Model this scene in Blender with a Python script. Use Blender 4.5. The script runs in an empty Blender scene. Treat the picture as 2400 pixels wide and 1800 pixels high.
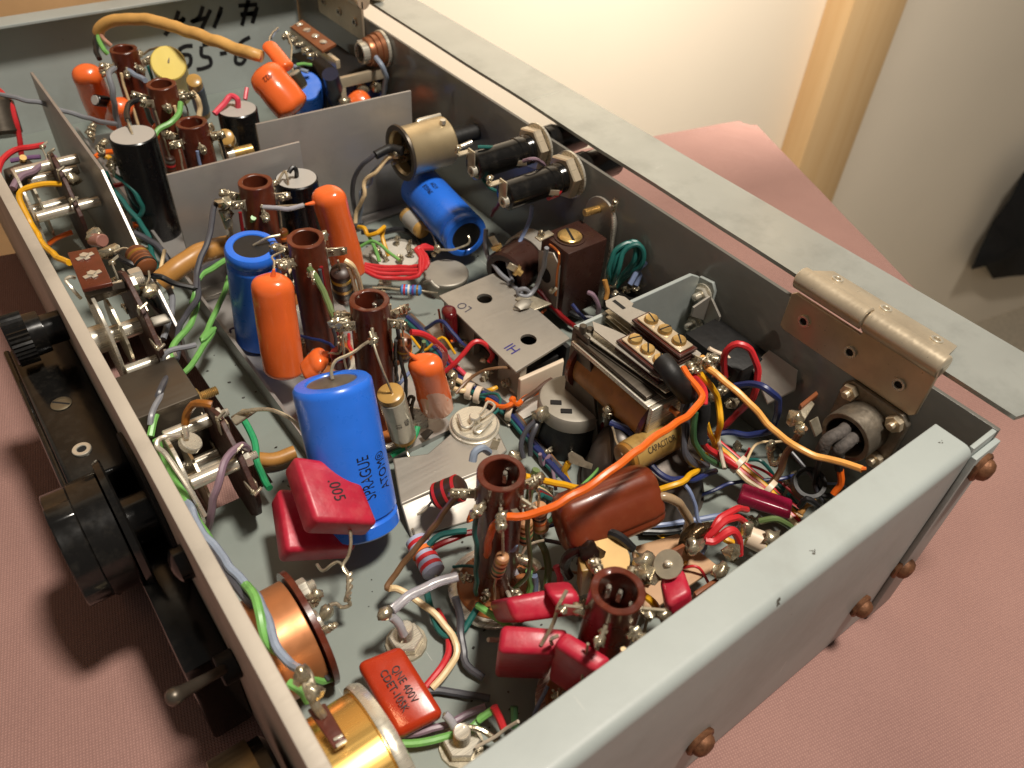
import bpy, bmesh, math, random
from mathutils import Vector as V, Matrix, noise
random.seed(7)
rad = math.radians
C = bpy.context.scene.collection
S = 0.001                                   # everything below is written in millimetres

# ------------------------------------------------------------------ camera
ROT = Matrix(((0.80069397, 0.38057676, -0.46265592),
              (-0.59660317, 0.57662695, -0.55818099),
              (0.05434916, 0.72295414, 0.68875502)))
FPX = 1872.13                               # focal length in pixels of a 2400 px wide picture
CAM = V((0, 0, 251.0))                      # 161 mm above the rim of the chassis
cam = bpy.data.cameras.new('camera'); camo = bpy.data.objects.new('camera', cam); C.objects.link(camo)
camo.matrix_world = Matrix.Translation(CAM*S) @ ROT.to_4x4()
cam.sensor_width = 36; cam.lens = FPX/2400*36; cam.clip_start = 0.01; cam.clip_end = 50
cam.dof.use_dof = True; cam.dof.focus_distance = 0.27; cam.dof.aperture_fstop = 19
sc = bpy.context.scene; sc.camera = camo
# ------------------------------------------------------------------ light
w = bpy.data.worlds.new('World'); sc.world = w; w.use_nodes = True
w.node_tree.nodes['Background'].inputs[0].default_value = (1.0, .92, .82, 1)
w.node_tree.nodes['Background'].inputs[1].default_value = 0.1
def lamp(name, loc, aim, size, power, col):
    l = bpy.data.lights.new(name, 'AREA'); l.shape = 'DISK'; l.size = size; l.energy = power; l.color = col
    o = bpy.data.objects.new(name, l); C.objects.link(o); o.location = V(loc)*S
    o.rotation_euler = (V(aim)-V(loc)).to_track_quat('-Z', 'Y').to_euler(); return o
lamp('ceiling_lamp', (265, -80, 1080), (110, 200, 30), 0.15, 14.5, (1, .92, .81))
sc.view_settings.view_transform = 'Standard'; sc.view_settings.look = 'None'
sc.view_settings.exposure = 0; sc.view_settings.gamma = 1

# ------------------------------------------------------------------ pixels of the photograph -> points in the place
REG = dict(A=(0,0,1), R1=(0,0,3.687), R2=(500,0,3.687), R3=(0,350,3.687), R4=(350,350,3.687), R5=(800,250,3.687),
           R6=(1200,550,3.687), R7=(500,650,3.687), R8=(0,700,3.687), S1=(350,900,3.687), S2=(850,900,3.687),
           S3=(1300,850,3.687), S4=(1750,600,3.687), S5=(1050,1200,3.16), S6=(500,1300,3.318), S7=(0,1050,3.4),
           S8=(1500,900,1.843), U1=(700,0,3.16), U2=(1200,0,1.8433), U3=(850,600,4.424), U4=(0,1400,3.16))
def ray(k, x, y):
    a, b, s = REG[k]
    return ROT @ V((a+x/s-1200, -(b+y/s-900), -FPX))
def pz(k, x, y, z): r = ray(k,x,y); return CAM + r*((z-CAM.z)/r.z)      # the point seen there, z mm above the table
def px(k, x, y, X): r = ray(k,x,y); return CAM + r*(X/r.x)              # ... on an upright plane across the chassis
def py(k, x, y, Y): r = ray(k,x,y); return CAM + r*(Y/r.y)
def reg(k): return lambda x, y, z: pz(k, x, y, z)
def pts(k, *l): return [pz(k, *a) for a in l]

# ------------------------------------------------------------------ materials
def lin(c): 
    c = c/255; return c/12.92 if c <= .04045 else ((c+.055)/1.055)**2.4
MATS = {}
def mat(name, rgb, rough=.4, metal=0., var=.12, vscale=120., bump=.0, bscale=400., spec=.5, coat=0., trans=0., dirt=None, dscale=60., damt=.5, rvar=.12):
    if name in MATS: return MATS[name]
    m = bpy.data.materials.new(name); m.use_nodes = True; nt = m.node_tree; N = nt.nodes; L = nt.links
    b = N['Principled BSDF']; col = [lin(c) for c in rgb]
    tc = N.new('ShaderNodeTexCoord')
    n1 = N.new('ShaderNodeTexNoise'); n1.inputs['Scale'].default_value = vscale; n1.inputs['Detail'].default_value = 6
    L.new(tc.outputs['Object'], n1.inputs['Vector'])
    mp = N.new('ShaderNodeMapRange'); mp.inputs[1].default_value = .3; mp.inputs[2].default_value = .7
    mp.inputs[3].default_value = 1-var; mp.inputs[4].default_value = 1+var; L.new(n1.outputs[0], mp.inputs[0])
    mx = N.new('ShaderNodeMix'); mx.data_type = 'RGBA'; mx.blend_type = 'MULTIPLY'; mx.inputs[0].default_value = 1
    mx.inputs[6].default_value = (*col, 1); L.new(mp.outputs[0], mx.inputs[7]); out = mx.outputs[2]
    if dirt:
        n2 = N.new('ShaderNodeTexNoise'); n2.inputs['Scale'].default_value = dscale; n2.inputs['Detail'].default_value = 8; n2.inputs['Roughness'].default_value = .65
        L.new(tc.outputs['Object'], n2.inputs['Vector'])
        r2 = N.new('ShaderNodeMapRange'); r2.inputs[1].default_value = .5; r2.inputs[2].default_value = .68; r2.inputs[4].default_value = damt
        L.new(n2.outputs[0], r2.inputs[0])
        m2 = N.new('ShaderNodeMix'); m2.data_type = 'RGBA'; L.new(r2.outputs[0], m2.inputs[0]); L.new(out, m2.inputs[6])
        m2.inputs[7].default_value = (*[lin(c) for c in dirt], 1); out = m2.outputs[2]
    L.new(out, b.inputs['Base Color'])
    n3 = N.new('ShaderNodeTexNoise'); n3.inputs['Scale'].default_value = vscale*1.7; n3.inputs['Detail'].default_value = 5
    L.new(tc.outputs['Object'], n3.inputs['Vector'])
    r3 = N.new('ShaderNodeMapRange'); r3.inputs[3].default_value = max(.02, rough-rvar); r3.inputs[4].default_value = min(1, rough+rvar)
    L.new(n3.outputs[0], r3.inputs[0]); L.new(r3.outputs[0], b.inputs['Roughness'])
    b.inputs['Metallic'].default_value = metal; b.inputs['Specular IOR Level'].default_value = spec
    b.inputs['Coat Weight'].default_value = coat; b.inputs['Coat Roughness'].default_value = .08
    b.inputs['Transmission Weight'].default_value = trans
    if bump:
        n4 = N.new('ShaderNodeTexNoise'); n4.inputs['Scale'].default_value = bscale; n4.inputs['Detail'].default_value = 4
        L.new(tc.outputs['Object'], n4.inputs['Vector'])
        bp = N.new('ShaderNodeBump'); bp.inputs['Strength'].default_value = bump; bp.inputs['Distance'].default_value = .0006
        L.new(n4.outputs[0], bp.inputs['Height']); L.new(bp.outputs[0], b.inputs['Normal'])
    MATS[name] = m; return m
def cloth_mat():
    m = bpy.data.materials.new('woven_cloth'); m.use_nodes = True; nt = m.node_tree; N = nt.nodes; L = nt.links; b = N['Principled BSDF']
    tc = N.new('ShaderNodeTexCoord'); mp = N.new('ShaderNodeMapping'); mp.inputs['Rotation'].default_value = (0, 0, rad(14)); L.new(tc.outputs['Object'], mp.inputs[0])
    w1 = N.new('ShaderNodeTexWave'); w1.bands_direction = 'X'; w1.inputs['Scale'].default_value = 340; w1.inputs['Distortion'].default_value = .8; w1.inputs['Detail'].default_value = 1; w1.inputs['Detail Scale'].default_value = 2
    w2 = N.new('ShaderNodeTexWave'); w2.bands_direction = 'Y'; w2.inputs['Scale'].default_value = 340; w2.inputs['Distortion'].default_value = .8; w2.inputs['Detail'].default_value = 1; w2.inputs['Detail Scale'].default_value = 2
    for q in (w1, w2): L.new(mp.outputs[0], q.inputs[0])
    a = N.new('ShaderNodeMath'); a.operation = 'MULTIPLY'; L.new(w1.outputs['Fac'], a.inputs[0]); L.new(w2.outputs['Fac'], a.inputs[1])
    n = N.new('ShaderNodeTexNoise'); n.inputs['Scale'].default_value = 18; n.inputs['Detail'].default_value = 7; L.new(tc.outputs['Object'], n.inputs[0])
    f = N.new('ShaderNodeTexNoise'); f.inputs['Scale'].default_value = 900; f.inputs['Detail'].default_value = 3; L.new(tc.outputs['Object'], f.inputs[0])
    c1 = N.new('ShaderNodeMix'); c1.data_type = 'RGBA'; c1.inputs[6].default_value = (lin(120), lin(89), lin(84), 1); c1.inputs[7].default_value = (lin(174), lin(134), lin(124), 1)
    mm = N.new('ShaderNodeMath'); mm.operation = 'MULTIPLY_ADD'; mm.inputs[1].default_value = .55; L.new(a.outputs[0], mm.inputs[0])
    m3 = N.new('ShaderNodeMath'); m3.operation = 'MULTIPLY_ADD'; m3.inputs[1].default_value = .55; L.new(n.outputs[0], m3.inputs[0])
    m4 = N.new('ShaderNodeMath'); m4.operation = 'MULTIPLY'; m4.inputs[1].default_value = .35; L.new(f.outputs[0], m4.inputs[0]); L.new(m4.outputs[0], m3.inputs[2])
    L.new(m3.outputs[0], mm.inputs[2]); L.new(mm.outputs[0], c1.inputs[0])
    # a few pale lint specks
    v = N.new('ShaderNodeTexVoronoi'); v.inputs['Scale'].default_value = 42; L.new(tc.outputs['Object'], v.inputs[0])
    lt = N.new('ShaderNodeMath'); lt.operation = 'LESS_THAN'; lt.inputs[1].default_value = .02; L.new(v.outputs['Distance'], lt.inputs[0])
    c2 = N.new('ShaderNodeMix'); c2.data_type = 'RGBA'; L.new(lt.outputs[0], c2.inputs[0]); L.new(c1.outputs[2], c2.inputs[6]); c2.inputs[7].default_value = (lin(205), lin(180), lin(165), 1)
    L.new(c2.outputs[2], b.inputs['Base Color']); b.inputs['Roughness'].default_value = .85; b.inputs['Specular IOR Level'].default_value = .2
    b.inputs['Sheen Weight'].default_value = .2
    bp = N.new('ShaderNodeBump'); bp.inputs['Strength'].default_value = .5; bp.inputs['Distance'].default_value = .0004
    L.new(a.outputs[0], bp.inputs['Height'])
    cr = N.new('ShaderNodeTexNoise'); cr.inputs['Scale'].default_value = 16; cr.inputs['Detail'].default_value = 5; cr.inputs['Distortion'].default_value = 1.2; L.new(tc.outputs['Object'], cr.inputs[0])
    b2 = N.new('ShaderNodeBump'); b2.inputs['Strength'].default_value = .35; b2.inputs['Distance'].default_value = .006; L.new(cr.outputs[0], b2.inputs['Height']); L.new(bp.outputs[0], b2.inputs['Normal']); L.new(b2.outputs[0], b.inputs['Normal']); return m
def wood_mat():
    m = mat('pine_wood', (236, 200, 148), .55, 0, .06, 20); nt = m.node_tree; N = nt.nodes; L = nt.links; b = N['Principled BSDF']
    tc = N.new('ShaderNodeTexCoord'); mp = N.new('ShaderNodeMapping'); mp.inputs['Scale'].default_value = (60, 60, 3); L.new(tc.outputs['Object'], mp.inputs[0])
    n = N.new('ShaderNodeTexNoise'); n.inputs['Scale'].default_value = 1.4; n.inputs['Detail'].default_value = 7; L.new(mp.outputs[0], n.inputs[0])
    c = N.new('ShaderNodeMix'); c.data_type = 'RGBA'; L.new(n.outputs[0], c.inputs[0]); c.inputs[6].default_value = (lin(244), lin(212), lin(164), 1); c.inputs[7].default_value = (lin(224), lin(182), lin(126), 1)
    L.new(c.outputs[2], b.inputs['Base Color']); return m
def paint_mat(name, rgb, chips=.035, rough=.5, coat=.05):
    # grey enamel with scratches, smudges and chipped specks
    m = mat(name, rgb, rough, 0, .07, 30, bump=.12, bscale=260, coat=coat, dirt=(112,108,98), dscale=14, damt=.32); nt = m.node_tree; N = nt.nodes; L = nt.links; b = N['Principled BSDF']
    src = b.inputs['Base Color'].links[0].from_socket; tc = N.new('ShaderNodeTexCoord')
    v = N.new('ShaderNodeTexVoronoi'); v.inputs['Scale'].default_value = 95; wv = N.new('ShaderNodeTexNoise'); wv.inputs['Scale'].default_value = 700; L.new(tc.outputs['Object'], wv.inputs[0]); wa = N.new('ShaderNodeVectorMath'); wa.operation = 'MULTIPLY_ADD'; wa.inputs[1].default_value = (.004, .004, .004); L.new(wv.outputs['Color'], wa.inputs[0]); L.new(tc.outputs['Object'], wa.inputs[2]); L.new(wa.outputs[0], v.inputs[0])
    n = N.new('ShaderNodeTexNoise'); n.inputs['Scale'].default_value = 22; n.inputs['Detail'].default_value = 3; L.new(tc.outputs['Object'], n.inputs[0])
    r = N.new('ShaderNodeMapRange'); r.inputs[1].default_value = .5; r.inputs[2].default_value = .75; r.inputs[3].default_value = 0; r.inputs[4].default_value = chips*4; L.new(n.outputs[0], r.inputs[0])
    lt = N.new('ShaderNodeMath'); lt.operation = 'LESS_THAN'; L.new(v.outputs['Distance'], lt.inputs[0]); L.new(r.outputs[0], lt.inputs[1])
    c = N.new('ShaderNodeMix'); c.data_type = 'RGBA'; L.new(lt.outputs[0], c.inputs[0]); L.new(src, c.inputs[6]); c.inputs[7].default_value = (lin(70), lin(66), lin(58), 1)
    sm = N.new('ShaderNodeMapping'); sm.inputs['Rotation'].default_value = (.3, .2, .7); sm.inputs['Scale'].default_value = (900, 30, 60); L.new(tc.outputs['Object'], sm.inputs[0])
    sn = N.new('ShaderNodeTexNoise'); sn.inputs['Scale'].default_value = 1; sn.inputs['Detail'].default_value = 2; L.new(sm.outputs[0], sn.inputs[0])
    sg = N.new('ShaderNodeMath'); sg.operation = 'GREATER_THAN'; sg.inputs[1].default_value = .765; L.new(sn.outputs[0], sg.inputs[0])
    c2 = N.new('ShaderNodeMix'); c2.data_type = 'RGBA'; L.new(sg.outputs[0], c2.inputs[0]); L.new(c.outputs[2], c2.inputs[6]); c2.inputs[7].default_value = (lin(186), lin(188), lin(182), 1)
    L.new(c2.outputs[2], b.inputs['Base Color']); return m
def brushed(name, rgb, rough=.35, ang=(0,0,0), metal=1., amt=.16):
    m = mat(name, rgb, rough, metal, .07, 40, dirt=tuple(int(c*.62) for c in rgb), dscale=35, damt=.3); nt = m.node_tree; N = nt.nodes; L = nt.links; b = N['Principled BSDF']
    tc = N.new('ShaderNodeTexCoord'); mp = N.new('ShaderNodeMapping'); mp.inputs['Rotation'].default_value = ang; mp.inputs['Scale'].default_value = (30, 900, 900); L.new(tc.outputs['Object'], mp.inputs[0])
    n = N.new('ShaderNodeTexNoise'); n.inputs['Scale'].default_value = 1; n.inputs['Detail'].default_value = 3; L.new(mp.outputs[0], n.inputs[0])
    r = N.new('ShaderNodeMapRange'); r.inputs[3].default_value = rough-amt; r.inputs[4].default_value = rough+amt; L.new(n.outputs[0], r.inputs[0]); L.new(r.outputs[0], b.inputs['Roughness']); return m

GREY = paint_mat('grey_enamel', (162, 169, 166), .055)
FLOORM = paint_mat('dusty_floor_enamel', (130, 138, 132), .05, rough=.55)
GREY_SHADE = paint_mat('shaded_grey_enamel', (106, 104, 98), rough=.2)  # chassis enamel darkened to put the rear wall's shade into its colour
CLOTH = cloth_mat(); WOOD = wood_mat()
WALLM = mat('wall_paint', (250, 238, 218), .8, 0, .02, 6, bump=.08, bscale=90)
TAN = mat('tan_board', (196, 156, 110), .7, 0, .08, 30)
ALU = brushed('aluminium', (172, 168, 164), .42, metal=.55)
LIDM = brushed('flap_metal', (178, 181, 175), .22, (0,0,rad(90)), metal=.4, amt=.1)
ALU2 = brushed('bright_aluminium', (180, 174, 164), .45, metal=.6)
TIN = mat('tinned_steel', (196, 186, 164), .32, .65, .15, 150, dirt=(92,78,56), dscale=120, damt=.6, bump=.15, bscale=500)
NICK = brushed('nickel_plate', (216, 209, 193), .28, metal=.6)
SOLD = mat('solder', (186, 176, 152), .28, .75, .2, 300, dirt=(88,66,30), dscale=260, damt=.75, bump=.35, bscale=700)
LEAD = mat('tinned_wire', (196, 184, 160), .3, .65, .2, 300, dirt=(110,92,62), dscale=200, damt=.5)
BRASSY = brushed('dull_nickel_brass', (206, 190, 164), .34, metal=.5)
BRASS = mat('brass', (214, 178, 112), .3, .7, .15, 200, dirt=(110,80,40), dscale=120, damt=.5)
GOLD = brushed('gold_can', (228, 184, 104), .26, metal=.75)
STEEL = brushed('dark_steel', (96, 88, 78), .38, metal=.7)
RUST = mat('rusty_steel', (126, 86, 60), .6, .6, .25, 300, bump=.5, bscale=600, dirt=(74,44,28), dscale=250, damt=.8)
BROWN2 = mat('worn_brown_phenolic', (108, 50, 30), .36, 0, .28, 120, bump=.25, bscale=260, dirt=(62,26,14), dscale=60, damt=.7)
BROWN = mat('brown_phenolic', (92, 38, 23), .3, 0, .24, 160, bump=.18, bscale=300, coat=.2, dirt=(60,24,14), dscale=90, damt=.6)
BROWNL = mat('brown_paxolin', (126, 72, 42), .4, 0, .16, 200, bump=.12, bscale=500, dirt=(70,36,20), dscale=100, damt=.5)
PHEN = mat('dark_wafer_phenolic', (64, 36, 30), .55, 0, .3, 250, bump=.6, bscale=400, dirt=(104,70,52), dscale=160, damt=.5)
BAKE = mat('brown_bakelite', (58, 36, 30), .3, 0, .12, 200, bump=.1, bscale=400)
BLACK = mat('black_bakelite', (20, 19, 18), .18, 0, .15, 200, spec=.55, dirt=(60,56,50), dscale=300, damt=.25)
BLACKM = mat('black_matte', (24, 23, 23), .55, 0, .2, 200, bump=.2, bscale=500)
CAPBLK = mat('black_sleeve', (14, 14, 16), .25, 0, .2, 200)
GREYDISC = mat('grey_epoxy', (176, 172, 166), .45, 0, .02, 100)
BLUE = mat('blue_sleeve', (44, 114, 228), .3, 0, .05, 150, coat=.15, bump=.06, bscale=80)
ORANGE = mat('orange_epoxy', (242, 110, 50), .24, 0, .06, 100, coat=.4, bump=.12, bscale=90)
RED = mat('red_epoxy', (178, 32, 56), .4, 0, .12, 200, bump=.3, bscale=240, dirt=(196,92,92), dscale=160, damt=.35)
REDBR = mat('red_brown_epoxy', (172, 52, 24), .26, 0, .08, 120, bump=.1, bscale=200)
MAROON = mat('maroon_epoxy', (92, 18, 22), .2, 0, .12, 200, bump=.2, bscale=200)
OVAL = mat('brown_moulded', (112, 48, 26), .32, 0, .1, 120, bump=.1, bscale=160, coat=.2, dirt=(130,72,44), dscale=300, damt=.3)
YELLOW = mat('yellow_film', (236, 212, 108), .38, 0, .05, 100)
FILM = mat('clear_film', (168, 164, 148), .18, .25, .12, 300, dirt=(120,116,100), dscale=300, damt=.4, coat=.4)
AMBER = mat('amber_epoxy', (182, 142, 78), .25, 0, .12, 200)
WAX = mat('waxed_paper', (164, 132, 74), .35, 0, .2, 150, dirt=(92,62,28), dscale=150, damt=.6)
KRAFT = mat('coil_paper', (176, 118, 54), .4, 0, .2, 120, dirt=(84,48,18), dscale=90, damt=.7)
COPPER = mat('copper_winding', (190, 126, 82), .4, .55, .1, 200)
WHITEP = mat('cream_plastic', (222, 202, 178), .4, 0, .05, 100)
TRANSF = mat('grey_brown_steel', (98, 90, 84), .45, .55, .2, 60, bump=.15, bscale=300, dirt=(62,54,46), dscale=50, damt=.6)
CANM = mat('grey_can', (164, 158, 146), .5, .35, .08, 60, dirt=(120,112,100), dscale=40, damt=.3)
HOLE = mat('dark_hole', (12, 10, 9), .8)
INK = mat('black_ink', (18, 16, 20), .6)
FABRIC = mat('black_fabric', (18, 18, 20), .85, 0, .3, 200, bump=.5, bscale=300)
TANB = mat('tan_fibre', (190, 152, 116), .6, 0, .1, 100, dirt=(128,92,64), dscale=60, damt=.5)
def orange_reflection():  # orange epoxy with a white reflection painted in as a pale patch
    m = ORANGE.copy(); m.name = 'orange_epoxy_reflection'; nt = m.node_tree; N = nt.nodes; L = nt.links; b = N['Principled BSDF']; src = b.inputs['Base Color'].links[0].from_socket
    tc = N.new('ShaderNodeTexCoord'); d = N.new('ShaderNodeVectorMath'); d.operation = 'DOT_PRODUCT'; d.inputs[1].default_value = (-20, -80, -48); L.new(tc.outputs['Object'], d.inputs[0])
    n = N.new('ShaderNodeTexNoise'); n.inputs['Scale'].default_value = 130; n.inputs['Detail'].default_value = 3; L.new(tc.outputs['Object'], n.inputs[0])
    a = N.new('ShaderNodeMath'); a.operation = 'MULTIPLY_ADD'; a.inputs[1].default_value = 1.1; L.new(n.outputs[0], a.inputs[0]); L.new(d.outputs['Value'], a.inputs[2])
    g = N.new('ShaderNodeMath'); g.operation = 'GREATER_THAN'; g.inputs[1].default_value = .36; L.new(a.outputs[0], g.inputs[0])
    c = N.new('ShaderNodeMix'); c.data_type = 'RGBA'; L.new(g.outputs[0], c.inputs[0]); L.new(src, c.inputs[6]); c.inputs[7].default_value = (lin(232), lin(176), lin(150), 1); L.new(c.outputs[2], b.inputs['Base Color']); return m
ORANGE_REFL = orange_reflection()
CLEAR = mat('clear_sleeve', (208, 206, 214), .15, 0, .05, 100, trans=.45, spec=.6)
WIRES = dict(orange=(232,104,28), peach=(246,176,92), yellow=(228,168,28), green=(116,176,92), dgreen=(58,92,58), teal=(34,98,92), jade=(48,158,102),
             blue=(40,50,100), lblue=(120,134,168), grey=(128,130,136), dgrey=(74,74,80), black=(30,30,32), red=(200,44,50), dred=(130,24,28), pink=(222,70,90),
             purple=(116,84,124), mauve=(134,110,124), brown=(124,92,64), dbrown=(84,58,44), cream=(232,204,158), tan=(182,130,66), white=(190,178,160), sky=(138,150,168), olive=(96,116,70))
WM = {k: mat('insulation_'+k, v, .38, 0, .12, 150, dirt=tuple(int(c*.55) for c in v), dscale=140, damt=.3) for k, v in WIRES.items()}

# ------------------------------------------------------------------ mesh building
class M:
    def __init__(s): s.v = []; s.f = []
    def add(s, v, f):
        n = len(s.v); s.v += [V(p) for p in v]; s.f += [[i+n for i in q] for q in f]; return s
    def hexa(s, c, bev=0, seg=2):            # eight corners: bottom four then top four
        F = [(0,3,2,1),(4,5,6,7),(0,1,5,4),(1,2,6,5),(2,3,7,6),(3,0,4,7)]
        if bev <= 0: return s.add(c, F)
        b = bmesh.new(); vs = [b.verts.new(p) for p in c]
        for q in F: b.faces.new([vs[i] for i in q])
        bmesh.ops.recalc_face_normals(b, faces=b.faces)
        bmesh.ops.bevel(b, geom=list(b.edges), offset=bev, segments=seg, profile=.5, affect='EDGES', clamp_overlap=True)
        b.verts.index_update(); s.add([v.co for v in b.verts], [[v.index for v in q.verts] for q in b.faces]); b.free(); return s
    def box(s, x0, x1, y0, y1, z0, z1, bev=0, seg=2):
        return s.hexa([(x0,y0,z0),(x1,y0,z0),(x1,y1,z0),(x0,y1,z0),(x0,y0,z1),(x1,y0,z1),(x1,y1,z1),(x0,y1,z1)], bev, seg)
    def obox(s, c, ax, ay, az, hx, hy, hz, bev=0, seg=2):   # oriented box
        c = V(c); ax = V(ax)*hx; ay = V(ay)*hy; az = V(az)*hz
        return s.hexa([c-ax-ay-az, c+ax-ay-az, c+ax+ay-az, c-ax+ay-az, c-ax-ay+az, c+ax-ay+az, c+ax+ay+az, c-ax+ay+az], bev, seg)
    def slab(s, q, th, bev=0, seg=3):        # four top corners pushed down along their own normal
        q = [V(p) for p in q]; n = (q[1]-q[0]).cross(q[2]-q[0]).normalized()
        if n.z < 0: n = -n
        lo = [p-n*th for p in q]
        return s.hexa(lo+q, bev, seg)
    def lathe(s, a, b, prof, n=24, flat=1., up=None, cap=True):  # prof: (mm along a->b, radius); flat squeezes one side axis
        a = V(a); d = (V(b)-a).normalized(); u = V(up) if up else (V((0,0,1)) if abs(d.z) < .9 else V((1,0,0)))
        e1 = (u-d*u.dot(d)).normalized(); e2 = d.cross(e1); vs = []; fs = []
        for t, r in prof:
            for i in range(n):
                A = 2*math.pi*i/n; vs.append(a+d*t+e1*(r*math.cos(A)*flat)+e2*(r*math.sin(A)))
        for k in range(len(prof)-1):
            for i in range(n):
                j = (i+1) % n; fs.append((k*n+i, k*n+j, (k+1)*n+j, (k+1)*n+i))
        if cap: fs.append(tuple(range(n-1,-1,-1))); fs.append(tuple((len(prof)-1)*n+i for i in range(n)))
        return s.add(vs, fs)
    def cyl(s, a, b, r, n=20, r2=None, ch=0):
        L = (V(b)-V(a)).length; r2 = r if r2 is None else r2
        p = [(0,r),(L,r2)] if not ch else [(0,r-ch),(ch,r),(L-ch,r2),(L,r2-ch)]
        return s.lathe(a, b, p, n)
    def ring(s, a, b, ro, ri, n=24):         # open tube
        L = (V(b)-V(a)).length
        e = .12*(ro-ri)
        return s.lathe(a, b, [(0,ri),(0,ro),(L-e,ro),(L,ro-e),(L,ri+e),(L-e,ri),(0,ri)], n, cap=False)
    def tube(s, path, r, n=8, taper=None):
        P = path; m = len(P); vs = []; fs = []; T = []
        for i in range(m): T.append((P[min(i+1,m-1)]-P[max(i-1,0)]).normalized())
        e = T[0].orthogonal().normalized()
        for i in range(m):
            e = (e-T[i]*e.dot(T[i])); e = e.normalized() if e.length > 1e-6 else T[i].orthogonal().normalized(); g = T[i].cross(e)
            R = r if taper is None else r*(1+(taper-1)*i/(m-1))
            for k in range(n):
                A = 2*math.pi*k/n; vs.append(P[i]+e*(R*math.cos(A))+g*(R*math.sin(A)))
        for i in range(m-1):
            for k in range(n):
                j = (k+1) % n; fs.append((i*n+k, i*n+j, (i+1)*n+j, (i+1)*n+k))
        fs.append(tuple(range(n-1,-1,-1))); fs.append(tuple((m-1)*n+k for k in range(n)))
        return s.add(vs, fs)
    def wire(s, p, r, n=8):
        P = spline(p); k = len(P); c0 = P[0]; a = min(.45, .22+.2*r)
        if k > 4: P = [q+V((noise.noise(q*.16+c0), noise.noise(q*.16+c0*1.3+V((5,0,2))), noise.noise(q*.16+V((1,8,3)))))*(a*min(1, 3*i/k, 3*(k-1-i)/k)*1.6) for i, q in enumerate(P)]
        return s.tube(P, r, n)
    def blob(s, c, r, amp=.3, sub=2, sc=None, seed=0):
        b = bmesh.new(); bmesh.ops.create_icosphere(b, subdivisions=sub, radius=1); c = V(c); sc = V(sc or (1,1,1)); o = V((seed*3.1, seed*1.7, seed*.9))
        vs = [c+V((v.co.x*sc.x, v.co.y*sc.y, v.co.z*sc.z))*r*(1+amp*noise.noise(v.co*1.9+o)*1.6) for v in b.verts]
        b.verts.index_update(); s.add(vs, [[v.index for v in q.verts] for q in b.faces]); b.free(); return s
    def prism(s, poly, d):                   # polygon of points extruded by vector d
        n = len(poly); poly = [V(p) for p in poly]; d = V(d)
        return s.add(poly+[p+d for p in poly], [tuple(range(n-1,-1,-1)), tuple(range(n,2*n))]+[(i,(i+1)%n,n+(i+1)%n,n+i) for i in range(n)])
    def disc_hole(s, c, nrm, ro, ri, th, n=24): # washer
        c = V(c); d = V(nrm).normalized(); return s.lathe(c, c+d, [(0,ri),(0,ro),(th,ro),(th,ri),(0,ri)], n, cap=False)
def spline(p, sub=None):
    p = [V(a) for a in p]
    if len(p) == 2: return p
    q = [p[0]*2-p[1]]+p+[p[-1]*2-p[-2]]; out = []
    for i in range(1, len(q)-2):
        a, b, c, d = q[i-1:i+3]; n = sub or max(3, min(12, int((c-b).length/1.6)))
        for k in range(n):
            t = k/n; out.append(.5*((2*b)+(c-a)*t+(2*a-5*b+4*c-d)*t*t+(3*b-a-3*c+d)*t**3))
    out.append(p[-1]); return out
def obj(name, m, material, parent=None, base=None, ang=38, flat=False, bev=0):
    base = V(base) if base is not None else (V(parent['_b']) if parent is not None else sum(m.v, V())/len(m.v))
    me = bpy.data.meshes.new(name); me.from_pydata([(v-base)*S for v in m.v], [], m.f)
    bm = bmesh.new(); bm.from_mesh(me); bmesh.ops.recalc_face_normals(bm, faces=bm.faces); bm.to_mesh(me); bm.free()
    if not flat:
        me.polygons.foreach_set('use_smooth', [True]*len(me.polygons)); me.set_sharp_from_angle(angle=rad(ang))
    me.materials.append(material); o = bpy.data.objects.new(name, me); C.objects.link(o)
    if parent is not None: o.parent = parent; o['_b'] = list(parent['_b'])
    else: o.location = base*S; o['_b'] = list(base)
    if bev:
        md = o.modifiers.new('bevel', 'BEVEL'); md.width = bev*S; md.segments = 2; md.limit_method = 'ANGLE'; md.angle_limit = rad(35)
    return o
def cut(o, m):                               # holes right through a part
    c = obj('cutter', m, HOLE, base=(0,0,0)); md = o.modifiers.new('cut', 'BOOLEAN'); md.object = c; md.solver = 'EXACT'
    c.parent = o.parent; c.location = -V(o['_b'])*S
    dg = bpy.context.evaluated_depsgraph_get(); me = bpy.data.meshes.new_from_object(o.evaluated_get(dg)); o.modifiers.remove(md); me.polygons.foreach_set('use_smooth', [False]*len(me.polygons)); o.data = me; bpy.data.objects.remove(c)
def tag(o, label, cat, group=None):
    o['label'] = label; o['category'] = cat
    if group: o['group'] = group
    return o
def thing(name, label, cat, base, group=None):
    o = bpy.data.objects.new(name, None); C.objects.link(o); o.empty_display_size = .003; o.location = V(base)*S; o['_b'] = list(base)
    return tag(o, label, cat, group)
def solo(name, label, cat, m, material, group=None, **k): return tag(obj(name, m, material, **k), label, cat, group)
def struct(name, m, material, **k): o = obj(name, m, material, **k); o['kind'] = 'structure'; return o
def wire(label, col, r, p, group=None, n=8, name='wire', cat='wire'):
    return solo(name, label, cat, M().wire(p, r*(.86 if r < 2 else 1), n), WM[col] if isinstance(col, str) else col, group)
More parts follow.
